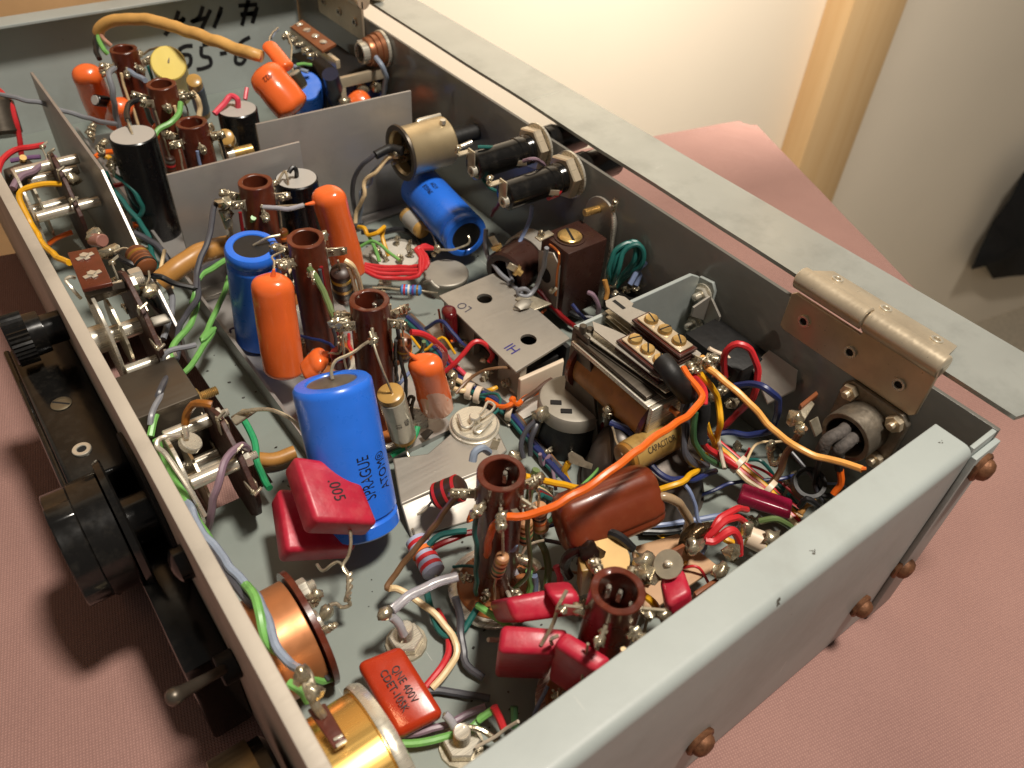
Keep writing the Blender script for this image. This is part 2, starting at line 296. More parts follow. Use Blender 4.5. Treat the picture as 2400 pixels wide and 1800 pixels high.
def text_mesh(txt, size):                    # flat letters in the xy plane, centred, millimetres
    cu = bpy.data.curves.new('letters', 'FONT'); cu.body = txt; cu.size = size; cu.align_x = 'CENTER'; cu.align_y = 'CENTER'; cu.resolution_u = 3
    o = bpy.data.objects.new('letters', cu); C.objects.link(o); dg = bpy.context.evaluated_depsgraph_get(); me = bpy.data.meshes.new_from_object(o.evaluated_get(dg))
    v = [p.co.copy() for p in me.vertices]; f = [tuple(q.vertices) for q in me.polygons]
    bpy.data.objects.remove(o); bpy.data.curves.remove(cu); bpy.data.meshes.remove(me); return v, f
def letters(txt, size, c, right, up, parent, material=None, sx=1., lift=.12, name='lettering'):
    v, f = text_mesh(txt, size); c = V(c); right = V(right).normalized(); up = V(up); up = (up-right*up.dot(right)).normalized(); n = right.cross(up)
    m = M().add([c+right*(p.x*sx)+up*p.y+n*lift for p in v], f); return obj(name, m, material or INK, parent, flat=True)
def wrap_letters(txt, size, a, b, r, t, face, parent, sx=1., flip=1, material=None, along=True, off=0, bold=0): # letters running along a->b on a cylinder
    v, f = text_mesh(txt, size); a = V(a); d = (V(b)-a).normalized(); face = V(face); e = (face-d*face.dot(d)).normalized(); g = d.cross(e); vs = []
    for p in v:
        if along: u = p.x*sx*flip; s_ = -(p.y+off)*flip
        else: u = p.y*flip; s_ = (p.x*sx+off)*flip
        A = s_/r
        vs.append(a+d*(t+u)+e*((r+.1)*math.cos(A))+g*((r+.1)*math.sin(A)))
    return obj('lettering', M().add(vs, f), material or INK, parent, flat=True)
# ================================================================== setting
cor = V((484, 334, 0)); ea = V((-.981, .194, 0)); eb = V((-.40, -.916, 0))
m = M(); NU, NV = 110, 90; W_, D_ = 1150., 700.
def cloth_pt(u, v):
    p = cor+ea*u+eb*v
    r = 9.; k = max(0, r-u)+max(0, r-v)                       # rounded corner
    p += (ea+eb)*(.35*k if u < r and v < r else 0)
    p.z = -.7 + .6*noise.noise(p*.013) + .25*noise.noise(p*.04)+ (-.9*math.exp(-min(u,v)/6.))
    return p
us = [0,.6,2,5,10,18,30,50]+[50+(W_-50)*i/(NU-8) for i in range(1,NU-7)]; vs_ = [0,.6,2,5,10,18,30,50]+[50+(D_-50)*i/(NV-8) for i in range(1,NV-7)]
g = {}
for i, u in enumerate(us):
    for j, v in enumerate(vs_): g[i,j] = len(m.v); m.v.append(cloth_pt(u, v))
for i in range(len(us)-1):
    for j in range(len(vs_)-1): m.f.append([g[i,j], g[i+1,j], g[i+1,j+1], g[i,j+1]])
edge = [g[i,0] for i in range(len(us)-1,-1,-1)]+[g[0,j] for j in range(1,len(vs_))]
prev = edge
for k, dz in enumerate((3, 12, 40, 110, 200)):                # cloth hanging over the two visible edges
    row = []
    for q in edge:
        p = m.v[q].copy(); out = (p-V((0,50,0))); out.z = 0; out.normalize()
        row.append(len(m.v)); m.v.append(p+out*(1.5+1.2*math.sin(p.x*.05+p.y*.06)*min(1,dz/40))+V((0,0,-dz)))
    for a_, b_, c_, d_ in zip(prev, prev[1:], row[1:], row): m.f.append([a_, b_, c_, d_])
    prev = row
struct('tabletop', m, CLOTH, ang=60)
# plastered wall behind the table, a pine post in front of it, a tan board leaning at its far end
UP_ = V((0,0,1)); wn = V((-.19,-.982,0)); wd = V((-.982,.19,0)); wo = cor-wn*330
def wallpt(s_, z, off=0): p = wo+wd*s_+wn*off; p.z = z; return p
def onwall(k, x, y, off=0): r = ray(k,x,y); return CAM+r*((wo+wn*off-CAM).dot(wn)/r.dot(wn))
def wbox(s0, s1, z0, z1, o0, o1, bev=0): return M().hexa([wallpt(s0,z0,o0), wallpt(s1,z0,o0), wallpt(s1,z0,o1), wallpt(s0,z0,o1), wallpt(s0,z1,o0), wallpt(s1,z1,o0), wallpt(s1,z1,o1), wallpt(s0,z1,o1)], bev)
wp = onwall('A', 1480, -420)
lamp('wall_lamp', wp+wn*300+UP_*60, wp-UP_*120, 0.35, 1.7, (1, .9, .77))       # the lamp that lights the wall, facing away from the table
struct('wall', wbox(1400, -1800, -800, 1700, -60, 0), WALLM)
struct('floor', M().box(-1500, 2500, -1500, 2500, -820, -790), mat('pale_floor',(196,184,164),.7))
def along(p): return (p-wo).dot(wd)
s0, s1 = along(onwall('A', 2003, 0, 42)), along(onwall('A', 2128, 0, 42))
t = thing('wooden_post', 'pale pine post standing against the cream wall behind the table', 'post', wallpt((s0+s1)/2, -790, 20))
obj('post_face', wbox(s0, s1, -790, 1690, .5, 42, 1.5), WOOD, t)
s2 = along(onwall('A', 861, 0))
solo('board', 'tan wooden board standing against the wall beyond the far end of the chassis', 'board', wbox(s2+20, s2+800, -790, 900, .5, 18, 1), TAN)
# dark padded garment hanging at the wall
m = M(); ring_ = [(2212,740),(2150,860),(2075,960),(2020,1080),(1985,1165),(2045,1150),(2078,1205),(2150,1195),(2290,1185),(2360,900),(2330,700)]
front = [onwall('U2', x, y, 46+10*math.sin(i*1.9)) for i, (x, y) in enumerate(ring_)]
back = [onwall('U2', x, y, 2) for x, y in ring_]
back = [p-wn*0 for p in back]; n_ = len(ring_); cen = sum(front, V())/n_+wn*30
mid = [(f*.45+cen*.55)+wn*(9*math.sin(i*2.7)) for i, f in enumerate(front)]
m.add(back+front+mid+[cen], [(i,(i+1)%n_,n_+(i+1)%n_,n_+i) for i in range(n_)]+[(n_+i,n_+(i+1)%n_,2*n_+(i+1)%n_,2*n_+i) for i in range(n_)]+[(2*n_+i,2*n_+(i+1)%n_,3*n_) for i in range(n_)])
solo('jacket', 'black padded jacket hanging on the wall beside the pine post', 'jacket', m, FABRIC, ang=70)
# ================================================================== chassis
XF0, XF1, XR0, XR1, YN, YF, RIM, FL = 11.4, 15.4, 214.0, 215.6, 36.9, 497.0, 90.0, 28.0
ch = thing('equipment_chassis', 'open grey enamelled steel chassis with wired parts inside and a hinged flap', 'chassis', (115, 260, 0))
FRONTM = brushed('front_panel_metal', (182, 172, 158), .6, (0,0,rad(90)), metal=.15)
obj('front_panel', M().box(XF0, XF1, 18, 512, .3, RIM, .35), FRONTM, ch)
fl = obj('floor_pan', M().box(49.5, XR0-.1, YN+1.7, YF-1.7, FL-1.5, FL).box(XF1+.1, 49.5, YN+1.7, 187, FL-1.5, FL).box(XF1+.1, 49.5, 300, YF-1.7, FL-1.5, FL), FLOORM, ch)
rw = obj('rear_wall', M().box(XR0, XR1, YN+.2, YF, 1, RIM, .3), GREY_SHADE, ch)
obj('corner_tab', M().box(201.5, XR0-.05, YN+.4, YN+1.9, 1, RIM-.2, .3).box(202, XR1-.2, YN-1.6, YN+.15, 1, RIM-3.4, .3), GREY, rw)
m = M()                                        # near end wall with its rolled top flange
prof = [(49.4,RIM-1.5),(49.4,RIM)]+[(YN+3.2-3.2*math.sin(a), RIM-3.2+3.2*math.cos(a)) for a in (0,.26,.52,.78,1.05,1.31,1.57)]+[(YN,.8),(YN+1.5,.8),(YN+1.5,RIM-1.5)]
m.prism([V((XF1+.1,y,z)) for y,z in prof], (201.0-XF1, 0, 0))
ew = obj('end_wall', m, GREY, ch, bev=.25)
m = M(); prof = [(482.5,RIM-1.5),(482.5,RIM)]+[(YF-1.6+1.6*math.sin(a), RIM-1.6+1.6*math.cos(a)) for a in (0,.5,1.05,1.57)]+[(YF,.8),(YF-1.5,.8),(YF-1.5,RIM-1.5)]
m.prism([V((XF1+.1,y,z)) for y,z in prof], (XR0-XF1-.3, 0, 0)); fw = obj('end_wall', m, GREY, ch, bev=.25)
# marker-pen writing on the far end wall, upside down as in the chassis
def stroke(m, k, pl, wd_=1.0):
    P = [py(k, x, y, YF-1.75) for x, y in pl]; P = spline(P, 4) if len(P) > 2 else P; L_ = []; R_ = []
    for i, p in enumerate(P):
        t_ = (P[min(i+1,len(P)-1)]-P[max(i-1,0)]).normalized(); n_ = V((-t_.z, 0, t_.x))*wd_; L_.append(p+n_); R_.append(p-n_)
    m.add(L_+R_, [(i, i+1, len(L_)+i+1, len(L_)+i) for i in range(len(L_)-1)])
m = M()
for pl in [[(1850,240),(1885,150),(1915,60)], [(1755,55),(1720,150),(1655,190),(1720,172),(1800,150)], [(1820,85),(1740,255)], [(1545,95),(1510,190),(1425,305)], [(1470,215),(1600,165)], [(1592,150),(1520,285)],
           [(2080,130),(2212,110)], [(2060,50),(2212,40)], [(2090,220),(2150,0)], [(2180,200),(2212,80)],
           [(1545,430),(1600,400),(1665,395)], [(1550,430),(1560,470),(1640,480),(1640,560),(1560,600),(1500,590)], [(1750,390),(1800,380)], [(1740,400),(1745,480),(1810,500),(1820,560),(1760,590),(1700,600)], [(1900,465),(1960,455)],
           [(2160,320),(2080,370),(2040,470),(2040,540),(2090,550),(2120,500),(2060,480)]]:
    stroke(m, 'R1', pl, 1.15)
for pl in [[(220,50),(380,40)], [(235,125),(380,118)], [(250,220),(300,0)], [(340,200),(380,60)], [(5,240),(70,90)]]: stroke(m, 'R2', pl, 1.15)
obj('lettering', m, INK, fw, flat=True)
# rusty bolts on the near end wall
for k, (x, z, s_) in enumerate([(208.5,80,1.1),(205,30,1.15),(185.5,23.5,1),(109,24.5,1.15)]):
    y0 = YN-(1.6 if k == 0 else 0)
    b = obj('bolt', M().lathe((x,y0-1.4,z),(x,-50,z),[(0,3.4*s_),(1.0,3.3*s_),(2.2,2.7*s_),(2.8,1.6*s_),(3.0,.2)],16), RUST, ch)
    obj('washer', M().lathe((x,y0,z),(x,-50,z),[(0,4.3*s_),(.9,4.6*s_),(1.5,4.2*s_)],20), RUST, b)
# flap
top = []; far_ = []
for i in range(27):
    u = i/26; Y = 470-434*u; w_ = .5*noise.noise(V((Y*.02, 3, 1)))
    top.append(V((222.6-5.4*u**1.6+w_, Y, 95+w_*.6))); far_.append(V((246.6+w_, Y, 95.4-w_)))
far_[-1].y -= 8; lo = top; m = M(); n_ = len(lo); dn = V((0,0,-1.5)); md = [a*.5+b*.5 for a,b in zip(top, far_)]
m.add(top+md+far_+[p+dn for p in top]+[p+dn for p in md]+[p+dn for p in far_], [(r*n_+i, r*n_+i+1, (r+1)*n_+i+1, (r+1)*n_+i) for r in (0,1) for i in range(n_-1)]+[((r+3)*n_+i, (r+4)*n_+i, (r+4)*n_+i+1, (r+3)*n_+i+1) for r in (0,1) for i in range(n_-1)]
      +[(i, 3*n_+i, 3*n_+i+1, i+1) for i in range(n_-1)]+[(2*n_+i, 2*n_+i+1, 5*n_+i+1, 5*n_+i) for i in range(n_-1)]+[(0,n_,4*n_,3*n_),(n_,2*n_,5*n_,4*n_),(n_-1,4*n_-1,5*n_-1,2*n_-1),(2*n_-1,5*n_-1,6*n_-1,3*n_-1)])
lid = obj('lid', m, LIDM, ch, ang=30)
# hinges between rear wall and flap
def hinge(y0, y1):
    ym = (y0+y1)/2; bx, bz = XR0+.2, 98.2
    h = obj('hinge', M().prism([(XR0-.15,y0,99),(XR0-.15,ym-.6,99),(XR0-.15,ym-.6,93.2),(XR0-.15,y1-1.5,93.2),(XR0-.15,y1,91.8),(XR0-.15,y1,RIM-11.8),(XR0-.15,y1-2,RIM-12.6),(XR0-.15,y0+1.5,RIM-12.6),(XR0-.15,y0,RIM-11)][::-1], (-1.4,0,0)), BRASSY, ch, bev=.3)
    obj('knuckle', M().cyl((bx,y0,bz),(bx,ym-.3,bz),3.9,22,ch=.4), BRASSY, h); obj('knuckle', M().cyl((bx,ym+.3,bz),(bx,y1,bz),3.9,22,ch=.4), BRASSY, h)
    obj('leaf', M().slab([(bx+1,y0+1.5,100.6),(bx+15,y0+4,96.8),(bx+15,y1-3,96.8),(bx+1,y1,100.6)],1.2,.2), BRASSY, h)
    for q in (.16,.5,.85):
        c = V((XR0-1.5, y0+(y1-y0)*q, RIM-4.4)); obj('rivet', M().ring(c, c+V((-.9,0,0)), 2.2, 1.35, 20), NICK, h); obj('rivet_hole', M().cyl(c+V((.1,0,0)), c+V((-.3,0,0)), 1.4, 14), HOLE, h)
        c = V((bx+9.4, y0+(y1-y0)*q, 98.4)); obj('rivet', M().ring(c, c+V((.1,0,.6)), 2., 1.2, 18), NICK, h)
hinge(58.5, 112.2); hinge(408, 462)
# shields
AA = ALU
def plate_y(name, label, k, tl, tr, y, zt, zb=FL, bev=.2, th=1.3):
    a = pz(k, *tl, zt); b = pz(k, *tr, zt); m = M().hexa([(a.x,a.y,zb),(b.x,b.y,zb),(b.x,b.y+th,zb),(a.x,a.y+th,zb),(a.x,a.y,zt),(b.x,b.y,zt),(b.x,b.y+th,zt),(a.x,a.y+th,zt)], bev)
    foot = M().box(a.x+1, b.x-1, a.y-7, a.y+.4, zb, zb+1.2); return a, b, m
a, b, m = plate_y('', '', 'A', (391,411), (703,333), 0, 88)
t = thing('shield_plate', 'small bare aluminium shield plate standing between the tall brown sockets', 'shield plate', (a.x, a.y, FL)); obj('plate', m, ALU, t); obj('foot', M().box(a.x+16, b.x-1, a.y-6, a.y+.6, FL, FL+1.1), ALU, t)
a, b, m = plate_y('', '', 'A', (600,292), (964,213), 0, 88)
t = thing('shield_plate', 'wide scratched aluminium shield plate beside the gold cylindrical connector', 'shield plate', (a.x, a.y, FL)); obj('plate', m, ALU, t); obj('foot', M().box(a.x+1, b.x-1, b.y-6, b.y+.6, FL, FL+1.1), ALU, t)
xs = 47.4
t = thing('shield_plate', 'tall aluminium shield plate standing parallel to the front panel', 'shield plate', (xs, 360, FL))
obj('plate', M().prism([(xs,424,88),(xs,318,88),(xs,285,58),(xs,262,44),(xs,262,FL),(xs,424,FL)], (1.3,0,0)), ALU, t, bev=.2)
# sub-chassis channel that carries the row of sockets, near bracket
t = thing('socket_rail', 'long aluminium channel on the chassis floor carrying the row of brown sockets', 'rail', (94, 300, FL))
obj('channel', M().prism([(64.6,0,FL+9.5),(65.8,0,FL+9.5),(65.8,0,FL+2.2),(116,0,FL+2.2),(116,0,FL+.1),(64.6,0,FL+.1)], (0,1,0)), ALU, t)
obj('tab', M().box(67.5,79,294,307,FL+2.25,FL+4.4,.3), ALU2, t)
cm = t.children[0]
for v in cm.data.vertices: v.co.y = ((172 if v.co.y+300*S < .0005 else 470)-300)*S

m = M()                                        # crumbs of solder, paint and dust on the floor
for i in range(230):
    x = random.uniform(52,205); y = random.uniform(55,320); r_ = random.uniform(.15,.5)*(1 if random.random() < .9 else 1.8)
    if 64 < x < 117 and y > 170: continue
    m.blob((x,y,FL+r_*.4), r_, .6, 1, (1.3,1,.6), i)
o = obj('debris', m, mat('dark_crumbs',(40,34,28),.6), base=(115,180,FL)); o['kind'] = 'stuff'; o['label'] = 'dark crumbs and dust scattered on the chassis floor'; o['category'] = 'debris'
# ================================================================== component builders
UP = V((0,0,1))
def lerp(a, b, t): return V(a)*(1-t)+V(b)*t
SEED = [0]
def nseed(): SEED[0] += 1; return SEED[0]
def lead(t, p, r=.42, name='lead'): return obj(name, M().wire(p, r, 7), LEAD, t)
def solder(t, c, r=1.3, sc=(1,1,1), amp=.35, name='solder'): return obj(name, M().blob(c, r, amp, 2, sc, nseed()), SOLD, t, ang=80)
def lug(t, c, d, L=5, w=1.3, th=.3, tilt=.15, sol=1.3, name='lug'):
    # flat tin tab leaving c along d with a blob of solder on its tip
    c = V(c); d = V(d).normalized(); d = (d+UP*tilt).normalized(); side = d.cross(UP).normalized(); n = side.cross(d)
    m = M().obox(c+d*(L/2), d, n, side, L/2, w, th, .12, 1)
    m.add(*[[c+d*L+n*w, c+d*(L+1.1)+n*w*.9, c+d*(L+1.1)+n*w*.3, c+d*L+n*w*.2, c+d*L-n*w*.2, c+d*(L+1.1)-n*w*.3, c+d*(L+1.1)-n*w*.9, c+d*L-n*w], [(0,1,2,3),(4,5,6,7)]])
    o = obj(name, m, TIN, t)
    if sol:
        mm = M(); k = random.randint(2, 4)
        for i in range(k):
            u = .35+.6*i/max(1,k-1); mm.blob(c+d*(L*u)+n*random.uniform(-.5,.6)+side*random.uniform(-.3,.3), sol*random.uniform(.55,.95), .5, 2, (1.1,1,1), nseed())
        obj('solder', mm, SOLD, o, ang=80)
        if random.random() < .5:                    # lead wrapped through the lug
            w_ = [c+d*(L*.75)+side*(1.3*math.cos(a))+n*(1.9*math.sin(a))+d*(.25*a-.6) for a in [q*.8 for q in range(10)]]
            obj('wrapped_lead', M().tube(w_, .36, 6), LEAD, o)
    return o
def turret(k, x, y, label, angs, zt=88., r=6.6, low=(20,80,150,215,280,330), letter=False):
    c = pz(k, x, y, zt); t = thing('turret_socket', label, 'turret socket', (c.x, c.y, FL), 'brown turret sockets in a row along the chassis')
    c.z = 0; b = c+UP*(FL+2.3)
    bm_ = BROWN2 if int(c.y) % 3 == 0 else BROWN
    tw = M().ring(c+UP*(FL+3.6), c+UP*zt, r, r-1.9, 40)
    for v in tw.v:
        if v.z > zt-3: v.z += .35*noise.noise(v*.35)
    obj('tower', tw, bm_, t)
    obj('core', M().cyl(c+UP*(FL+4), c+UP*(zt-13), r-1.95, 20), BROWN, t)
    obj('base_disc', M().lathe(b, b+UP, [(0,11.8),(1.8,11.8),(2.4,11.2),(2.4,r)], 32), mat('orange_paxolin',(164,98,48),.4,0,.2,200,dirt=(84,44,20),dscale=90,damt=.6), t)
    obj('mounting_ring', M().lathe(b+UP*.02, b+UP, [(0,14.6),(1.0,14.6),(1.3,14.2),(1.3,11.9)], 32), NICK, t)
    for i, a in enumerate(angs):
        d = V((math.cos(rad(a)), math.sin(rad(a)), 0)); z = zt-7.5-(i%2)*1.2
        l = lug(t, c+d*(r-.4)+UP*z, d, random.uniform(5.4,7.6), 1.7, .4, random.uniform(-.2,.45), random.uniform(1.4,2.1))
        obj('rivet', M().blob(c+d*(r-2.6)+UP*(z+2.6), .8, .2, 1, (1,1,1), nseed()).obox(c+d*(r-2.6)+UP*(z+.2), d, d.cross(UP), UP, .5, .7, 1.8, .2, 1), NICK, l)
        obj('rivet', M().obox(c+d*(r+.15)+UP*(z-.2), d, d.cross(UP), UP, .25, .55, 2.4, .15, 1), TIN, l)
    for i, a in enumerate(low):
        d = V((math.cos(rad(a)), math.sin(rad(a)), 0)); lug(t, c+d*(r-.4)+UP*(FL+9+(i%2)*2), d, random.uniform(3,4.6), 1.1, .3, random.uniform(-.2,.2), 1.2)
    if letter:
        wrap_letters('A', 3.4, c+UP*FL, c+UP*zt, r, 38, V((-.35,-1,0)), t, along=False)
    return t
def can_cap(label, a, b, r, body=BLUE, disc=None, text=None, face=(0,0,1), group=None, sub=None, rim=.72, txt_t=.6, size=3.6, leadp=None, leadp2=None, rolled=True, plus=False, flip=1, name='electrolytic_capacitor', off=2.2, crimp='b'):
    a = V(a); b = V(b); L = (b-a).length; t = thing(name, label, 'capacitor', b if b.z < a.z else a, group)
    if rolled: p = [(.55,rim*r),(.12,rim*r+.3),(0,rim*r+1.0),(.3,r-.9),(1.2,r-.12),(2.6,r),(L-6.8,r),(L-6.1,r-.75),(L-5.4,r-.75),(L-4.6,r-.05),(L-.9,r),(L,r-1.0)]
    if rolled and crimp == 'a': p = [(.55,rim*r),(.12,rim*r+.3),(0,rim*r+1.0),(.4,r-.7),(1.6,r-.05),(4.2,r),(5.0,r-.55),(5.6,r-.9),(6.2,r-.6),(7,r-.1),(8,r-.15),(L-1,r-.1),(L,r-1.0)]
    if not rolled: p = [(.0,r-.5),(.5,r),(L-.5,r),(L,r-.5)]
    obj('sleeve', M().lathe(a, b, p, 40), body, t)
    d = (b-a).normalized()
    obj('end_disc', M().lathe(a+d*(.5 if rolled else -.12), b, [(0,.1),(0,rim*r+.05),(.25,rim*r+.1)] if rolled else [(0,.1),(0,r-.55),(.5,r-.45)], 32), disc or TIN, t)
    if leadp: lead(t, leadp, .55)
    if leadp2: lead(t, leadp2, .55)
    if text:
        for i, s_ in enumerate(text.split('|')): wrap_letters(s_, size, a, b, r, L*txt_t, face, t, .62, flip, None, True, off-i*size*1.15)
    return t
def drop_cap(label, a, b, r, body=ORANGE, flat=.82, up=None, nib=None, group=None, leads=(), name='film_capacitor', text=None):
    a = V(a); b = V(b); L = (b-a).length; t = thing(name, label, 'capacitor', b if b.z < a.z else a, group); k = min(r*.75, L*.4); p = [(-.35*0,.12)]
    for i in range(1, 8): q = i/7*math.pi/2; p.append((k*(1-math.cos(q)), r*math.sin(q)**.62))
    for i in range(1, 5): p.append((k+(L-2*k)*i/5, r*(1-.02*math.sin(i*1.3))))
    for i in range(0, 8): q = math.pi/2*(1-i/7); p.append((L-k*.6*(1-math.cos(q)), max(.1, r*math.sin(q)**.6)))
    m = M().lathe(a, b, p, 36, flat, up)
    if nib: m.lathe(lerp(a,b,.12), nib, [(0,1.9),((V(nib)-lerp(a,b,.12)).length*.6,1.1),((V(nib)-lerp(a,b,.12)).length,.45)], 10)
    for v in m.v: v += V((noise.noise(v*.21), noise.noise(v*.21+V((9,1,4))), noise.noise(v*.21+V((3,7,1)))))*.35
    obj('body', m, body, t, ang=60)
    for l in leads: lead(t, l)
    return t
def slab_cap(label, q, th, body=RED, bev=1.6, leads=(), group=None, name='moulded_capacitor', seg=3, text=None, ln=0, tsz=4, sx=.7, c=None, up=None, lift=.25):
    q = [V(p) for p in q]; t = thing(name, label, 'capacitor', sum(q, V())/4-UP*th, group); m = M().slab(q, th, bev, seg)
    o = obj('body', m, body, t, ang=50)
    for l in leads: lead(t, l, .5)
    if text: letters(text, tsz, c or sum(q, V())/4, q[1]-q[0] if ln == 0 else q[2]-q[1], (q[0]-q[3]) if ln == 0 else (q[1]-q[0]), t, sx=sx, lift=lift)
    return t
BANDM = dict(k=mat('band_black',(22,20,20),.4), n=mat('band_brown',(92,50,28),.4), r=mat('band_red',(190,40,44),.4), o=mat('band_orange',(222,112,40),.4), y=mat('band_yellow',(222,184,50),.4),
             g=mat('band_green',(60,120,70),.4), s=mat('band_silver',(150,146,140),.35,.7), d=mat('band_gold',(170,132,60),.35,.7), v=mat('band_violet',(110,60,130),.4), w=mat('band_white',(222,216,206),.4))
RBODY = dict(brown=mat('resistor_brown',(126,74,42),.35,0,.15), tan=mat('resistor_tan',(190,140,100),.4), blue=mat('resistor_blue',(72,132,196),.35), pale=mat('resistor_pale',(166,170,192),.3), maroon=mat('resistor_red',(120,36,32),.35), dark=mat('resistor_dark',(58,38,30),.4))
def resistor(label, a, b, r, body='brown', bands='nkrd', leads=(), dog=False, group=None):
    a = V(a); b = V(b); L = (b-a).length; d = (b-a).normalized(); t = thing('resistor', label, 'resistor', a if a.z < b.z else b, group)
    p = [(0,r*.55),(r*.25,r*.9),(r*.6,r),(L-r*.6,r),(L-r*.25,r*.9),(L,r*.55)]
    if dog: p = [(0,r*.6),(r*.3,r*1.08),(r*1.3,r*1.1),(r*1.9,r*.9),(L-r*1.9,r*.9),(L-r*1.3,r*1.1),(L-r*.3,r*1.08),(L,r*.6)]
    o = obj('body', M().lathe(a, b, p, 20), RBODY[body], t)
    for i, c in enumerate(bands):
        s_ = L*(.2+.6*i/max(1,len(bands)-1)); rr = r*(.93 if dog and r*1.9 < s_ < L-r*1.9 else (1.11 if dog else 1.02)); w_ = L*.045
        obj('band', M().lathe(a+d*(s_-w_), b, [(0,rr-.1),(0,rr),(2*w_,rr),(2*w_,rr-.1)], 20), BANDM[c], o)
    for l in leads: lead(t, l)
    return t
def axial(label, a, b, r, body=FILM, ends=AMBER, leads=(), group=None, text=None, face=(0,0,1), flat=1., flip=1, size=2.6, name='axial_capacitor', e=.12):
    a = V(a); b = V(b); L = (b-a).length; d = (b-a).normalized(); t = thing(name, label, 'capacitor', a if a.z < b.z else b, group)
    obj('body', M().lathe(a+d*L*e*.6, b, [(0,r*.9),(.4,r),(L*(1-e*1.2)-.4,r),(L*(1-e*1.2),r*.9)], 28, flat), body, t)
    for q, s_ in ((a, 1), (b, -1)): obj('end_seal', M().lathe(q, q+d*s_, [(0,r*.72),(r*.12,r*.93),(L*e,r*.96),(L*e+.2,r*.85)], 28, flat), ends, t)
    for l in leads: lead(t, l)
    if text:
        for i, s_ in enumerate(text.split('|')): wrap_letters(s_, size, a, b, r*1.01, L*.5, face, t, .75, flip, None, True, size*.55-i*size*1.1)
    return t
def screw_head(t, c, n, r, h, material, slot=None, name='screw'):
    c = V(c); n = V(n).normalized(); o = obj(name, M().lathe(c, c+n, [(0,r),(h*.55,r),(h*.9,r*.86),(h,r*.6)], 20), material, t)
    s_ = V(slot or (1,.4,0)); s_ = (s_-n*s_.dot(n)).normalized(); obj('slot', M().obox(c+n*(h*.93), s_, s_.cross(n), n, r*.9, r*.11, h*.09), HOLE, o); return o
def hexnut(t, c, n, r, h, material=NICK, rot=0, name='nut', stud=0, sr=None):
    c = V(c); n = V(n).normalized(); o = obj(name, M().lathe(c, c+n, [(0,r*.94),(h*.12,r),(h*.88,r),(h,r*.92)], 6, up=V((math.cos(rot),math.sin(rot),.3))), material, t, ang=25)
    if stud:
        p = []; k = 0.; R_ = sr or r*.5
        while k < h+stud: p += [(k,R_),(k+.3,R_*.88)]; k += .6
        obj('stud', M().lathe(c, c+n, p+[(h+stud+.2,R_*.6)], 16), material, t)
    return o
def rotary(label, xp, xw, y, z, r, lugs, spac, knob=None, wob=2., plate=True, shaft=True, group=None):
    # front plate, phenolic wafer on spacers, detent disc and tin contacts around the rim
    t = thing('rotary_switch', label, 'rotary switch', (xp, y, z-r), group); c = V((0, y, z)); m = M(); n = 30; ring = []
    for i in range(n):
        A = 2*math.pi*i/n; q = r*(1+.05*math.sin(A*4+wob)+.03*math.sin(A*9)); ring.append(V((xw, y+q*math.cos(A), z+q*math.sin(A))))
    obj('wafer', m.prism(ring, (1.7,0,0)), PHEN, t, bev=.25)
    if plate:
        obj('front_plate', M().prism([V((xp, y+r*.95*math.cos(2*math.pi*i/24)*.8, z+r*.92*math.sin(2*math.pi*i/24))) for i in range(24)], (1.2,0,0)), NICK, t, bev=.2)
        obj('detent_disc', M().prism([V((xp+4.5, y+r*.6*(1+.06*(i%2))*math.cos(2*math.pi*i/24), z+r*.6*(1+.06*(i%2))*math.sin(2*math.pi*i/24))) for i in range(24)], (.9,0,0)), TIN, t)
    for a_, x1 in spac:
        p = c+V((0, r*.8*math.cos(rad(a_)), r*.8*math.sin(rad(a_)))); obj('spacer', M().cyl(V((xp+1,p.y,p.z)), V((xw,p.y,p.z)), 2.3, 18, ch=.3), NICK, t)
        s_ = obj('spacer', M().cyl(V((xw+1.7,p.y,p.z)), V((x1,p.y,p.z)), 2.2, 18, ch=.3), NICK, t) if x1 > xw+4 else hexnut(t, V((xw+1.7,p.y,p.z)), (1,0,0), 2.9, 2.2, NICK, a_, stud=2.2, sr=1.4)
    if shaft: obj('shaft', M().cyl(V((XF1+.2,y,z)), V((xw,y,z)), 3.1, 18), NICK, t); obj('bushing', M().cyl(V((XF1+.1,y,z)), V((xp,y,z)), 5, 18), NICK, t)
    for a_ in lugs:
        d = V((0, math.cos(rad(a_)), math.sin(rad(a_)))); p = c+d*(r-3); p.x = xw-.3
        o = obj('contact', M().obox(p+d*3+V((-.3,0,0)), d, V((1,0,0)).cross(d), V((1,0,0)), 3.6, 1.1, .25, .1, 1).obox(p+d*1+V((2.2,0,0)), d, V((1,0,0)).cross(d), V((1,0,0)), 2.4, 1.1, .3, .1, 1), TIN, t)
        obj('solder', M().blob(p+d*6.2, random.uniform(.7,1.3), .45, 1, (1,1,1), nseed()), SOLD, o, ang=80)
        obj('fork', M().obox(p+d*7.2+V((1.2,.0,0)), V((1,.3,.3)).normalized(), d, V((1,.3,.3)).normalized().cross(d), 1.6, .5, .35, .1, 1), TIN, o)
    return t
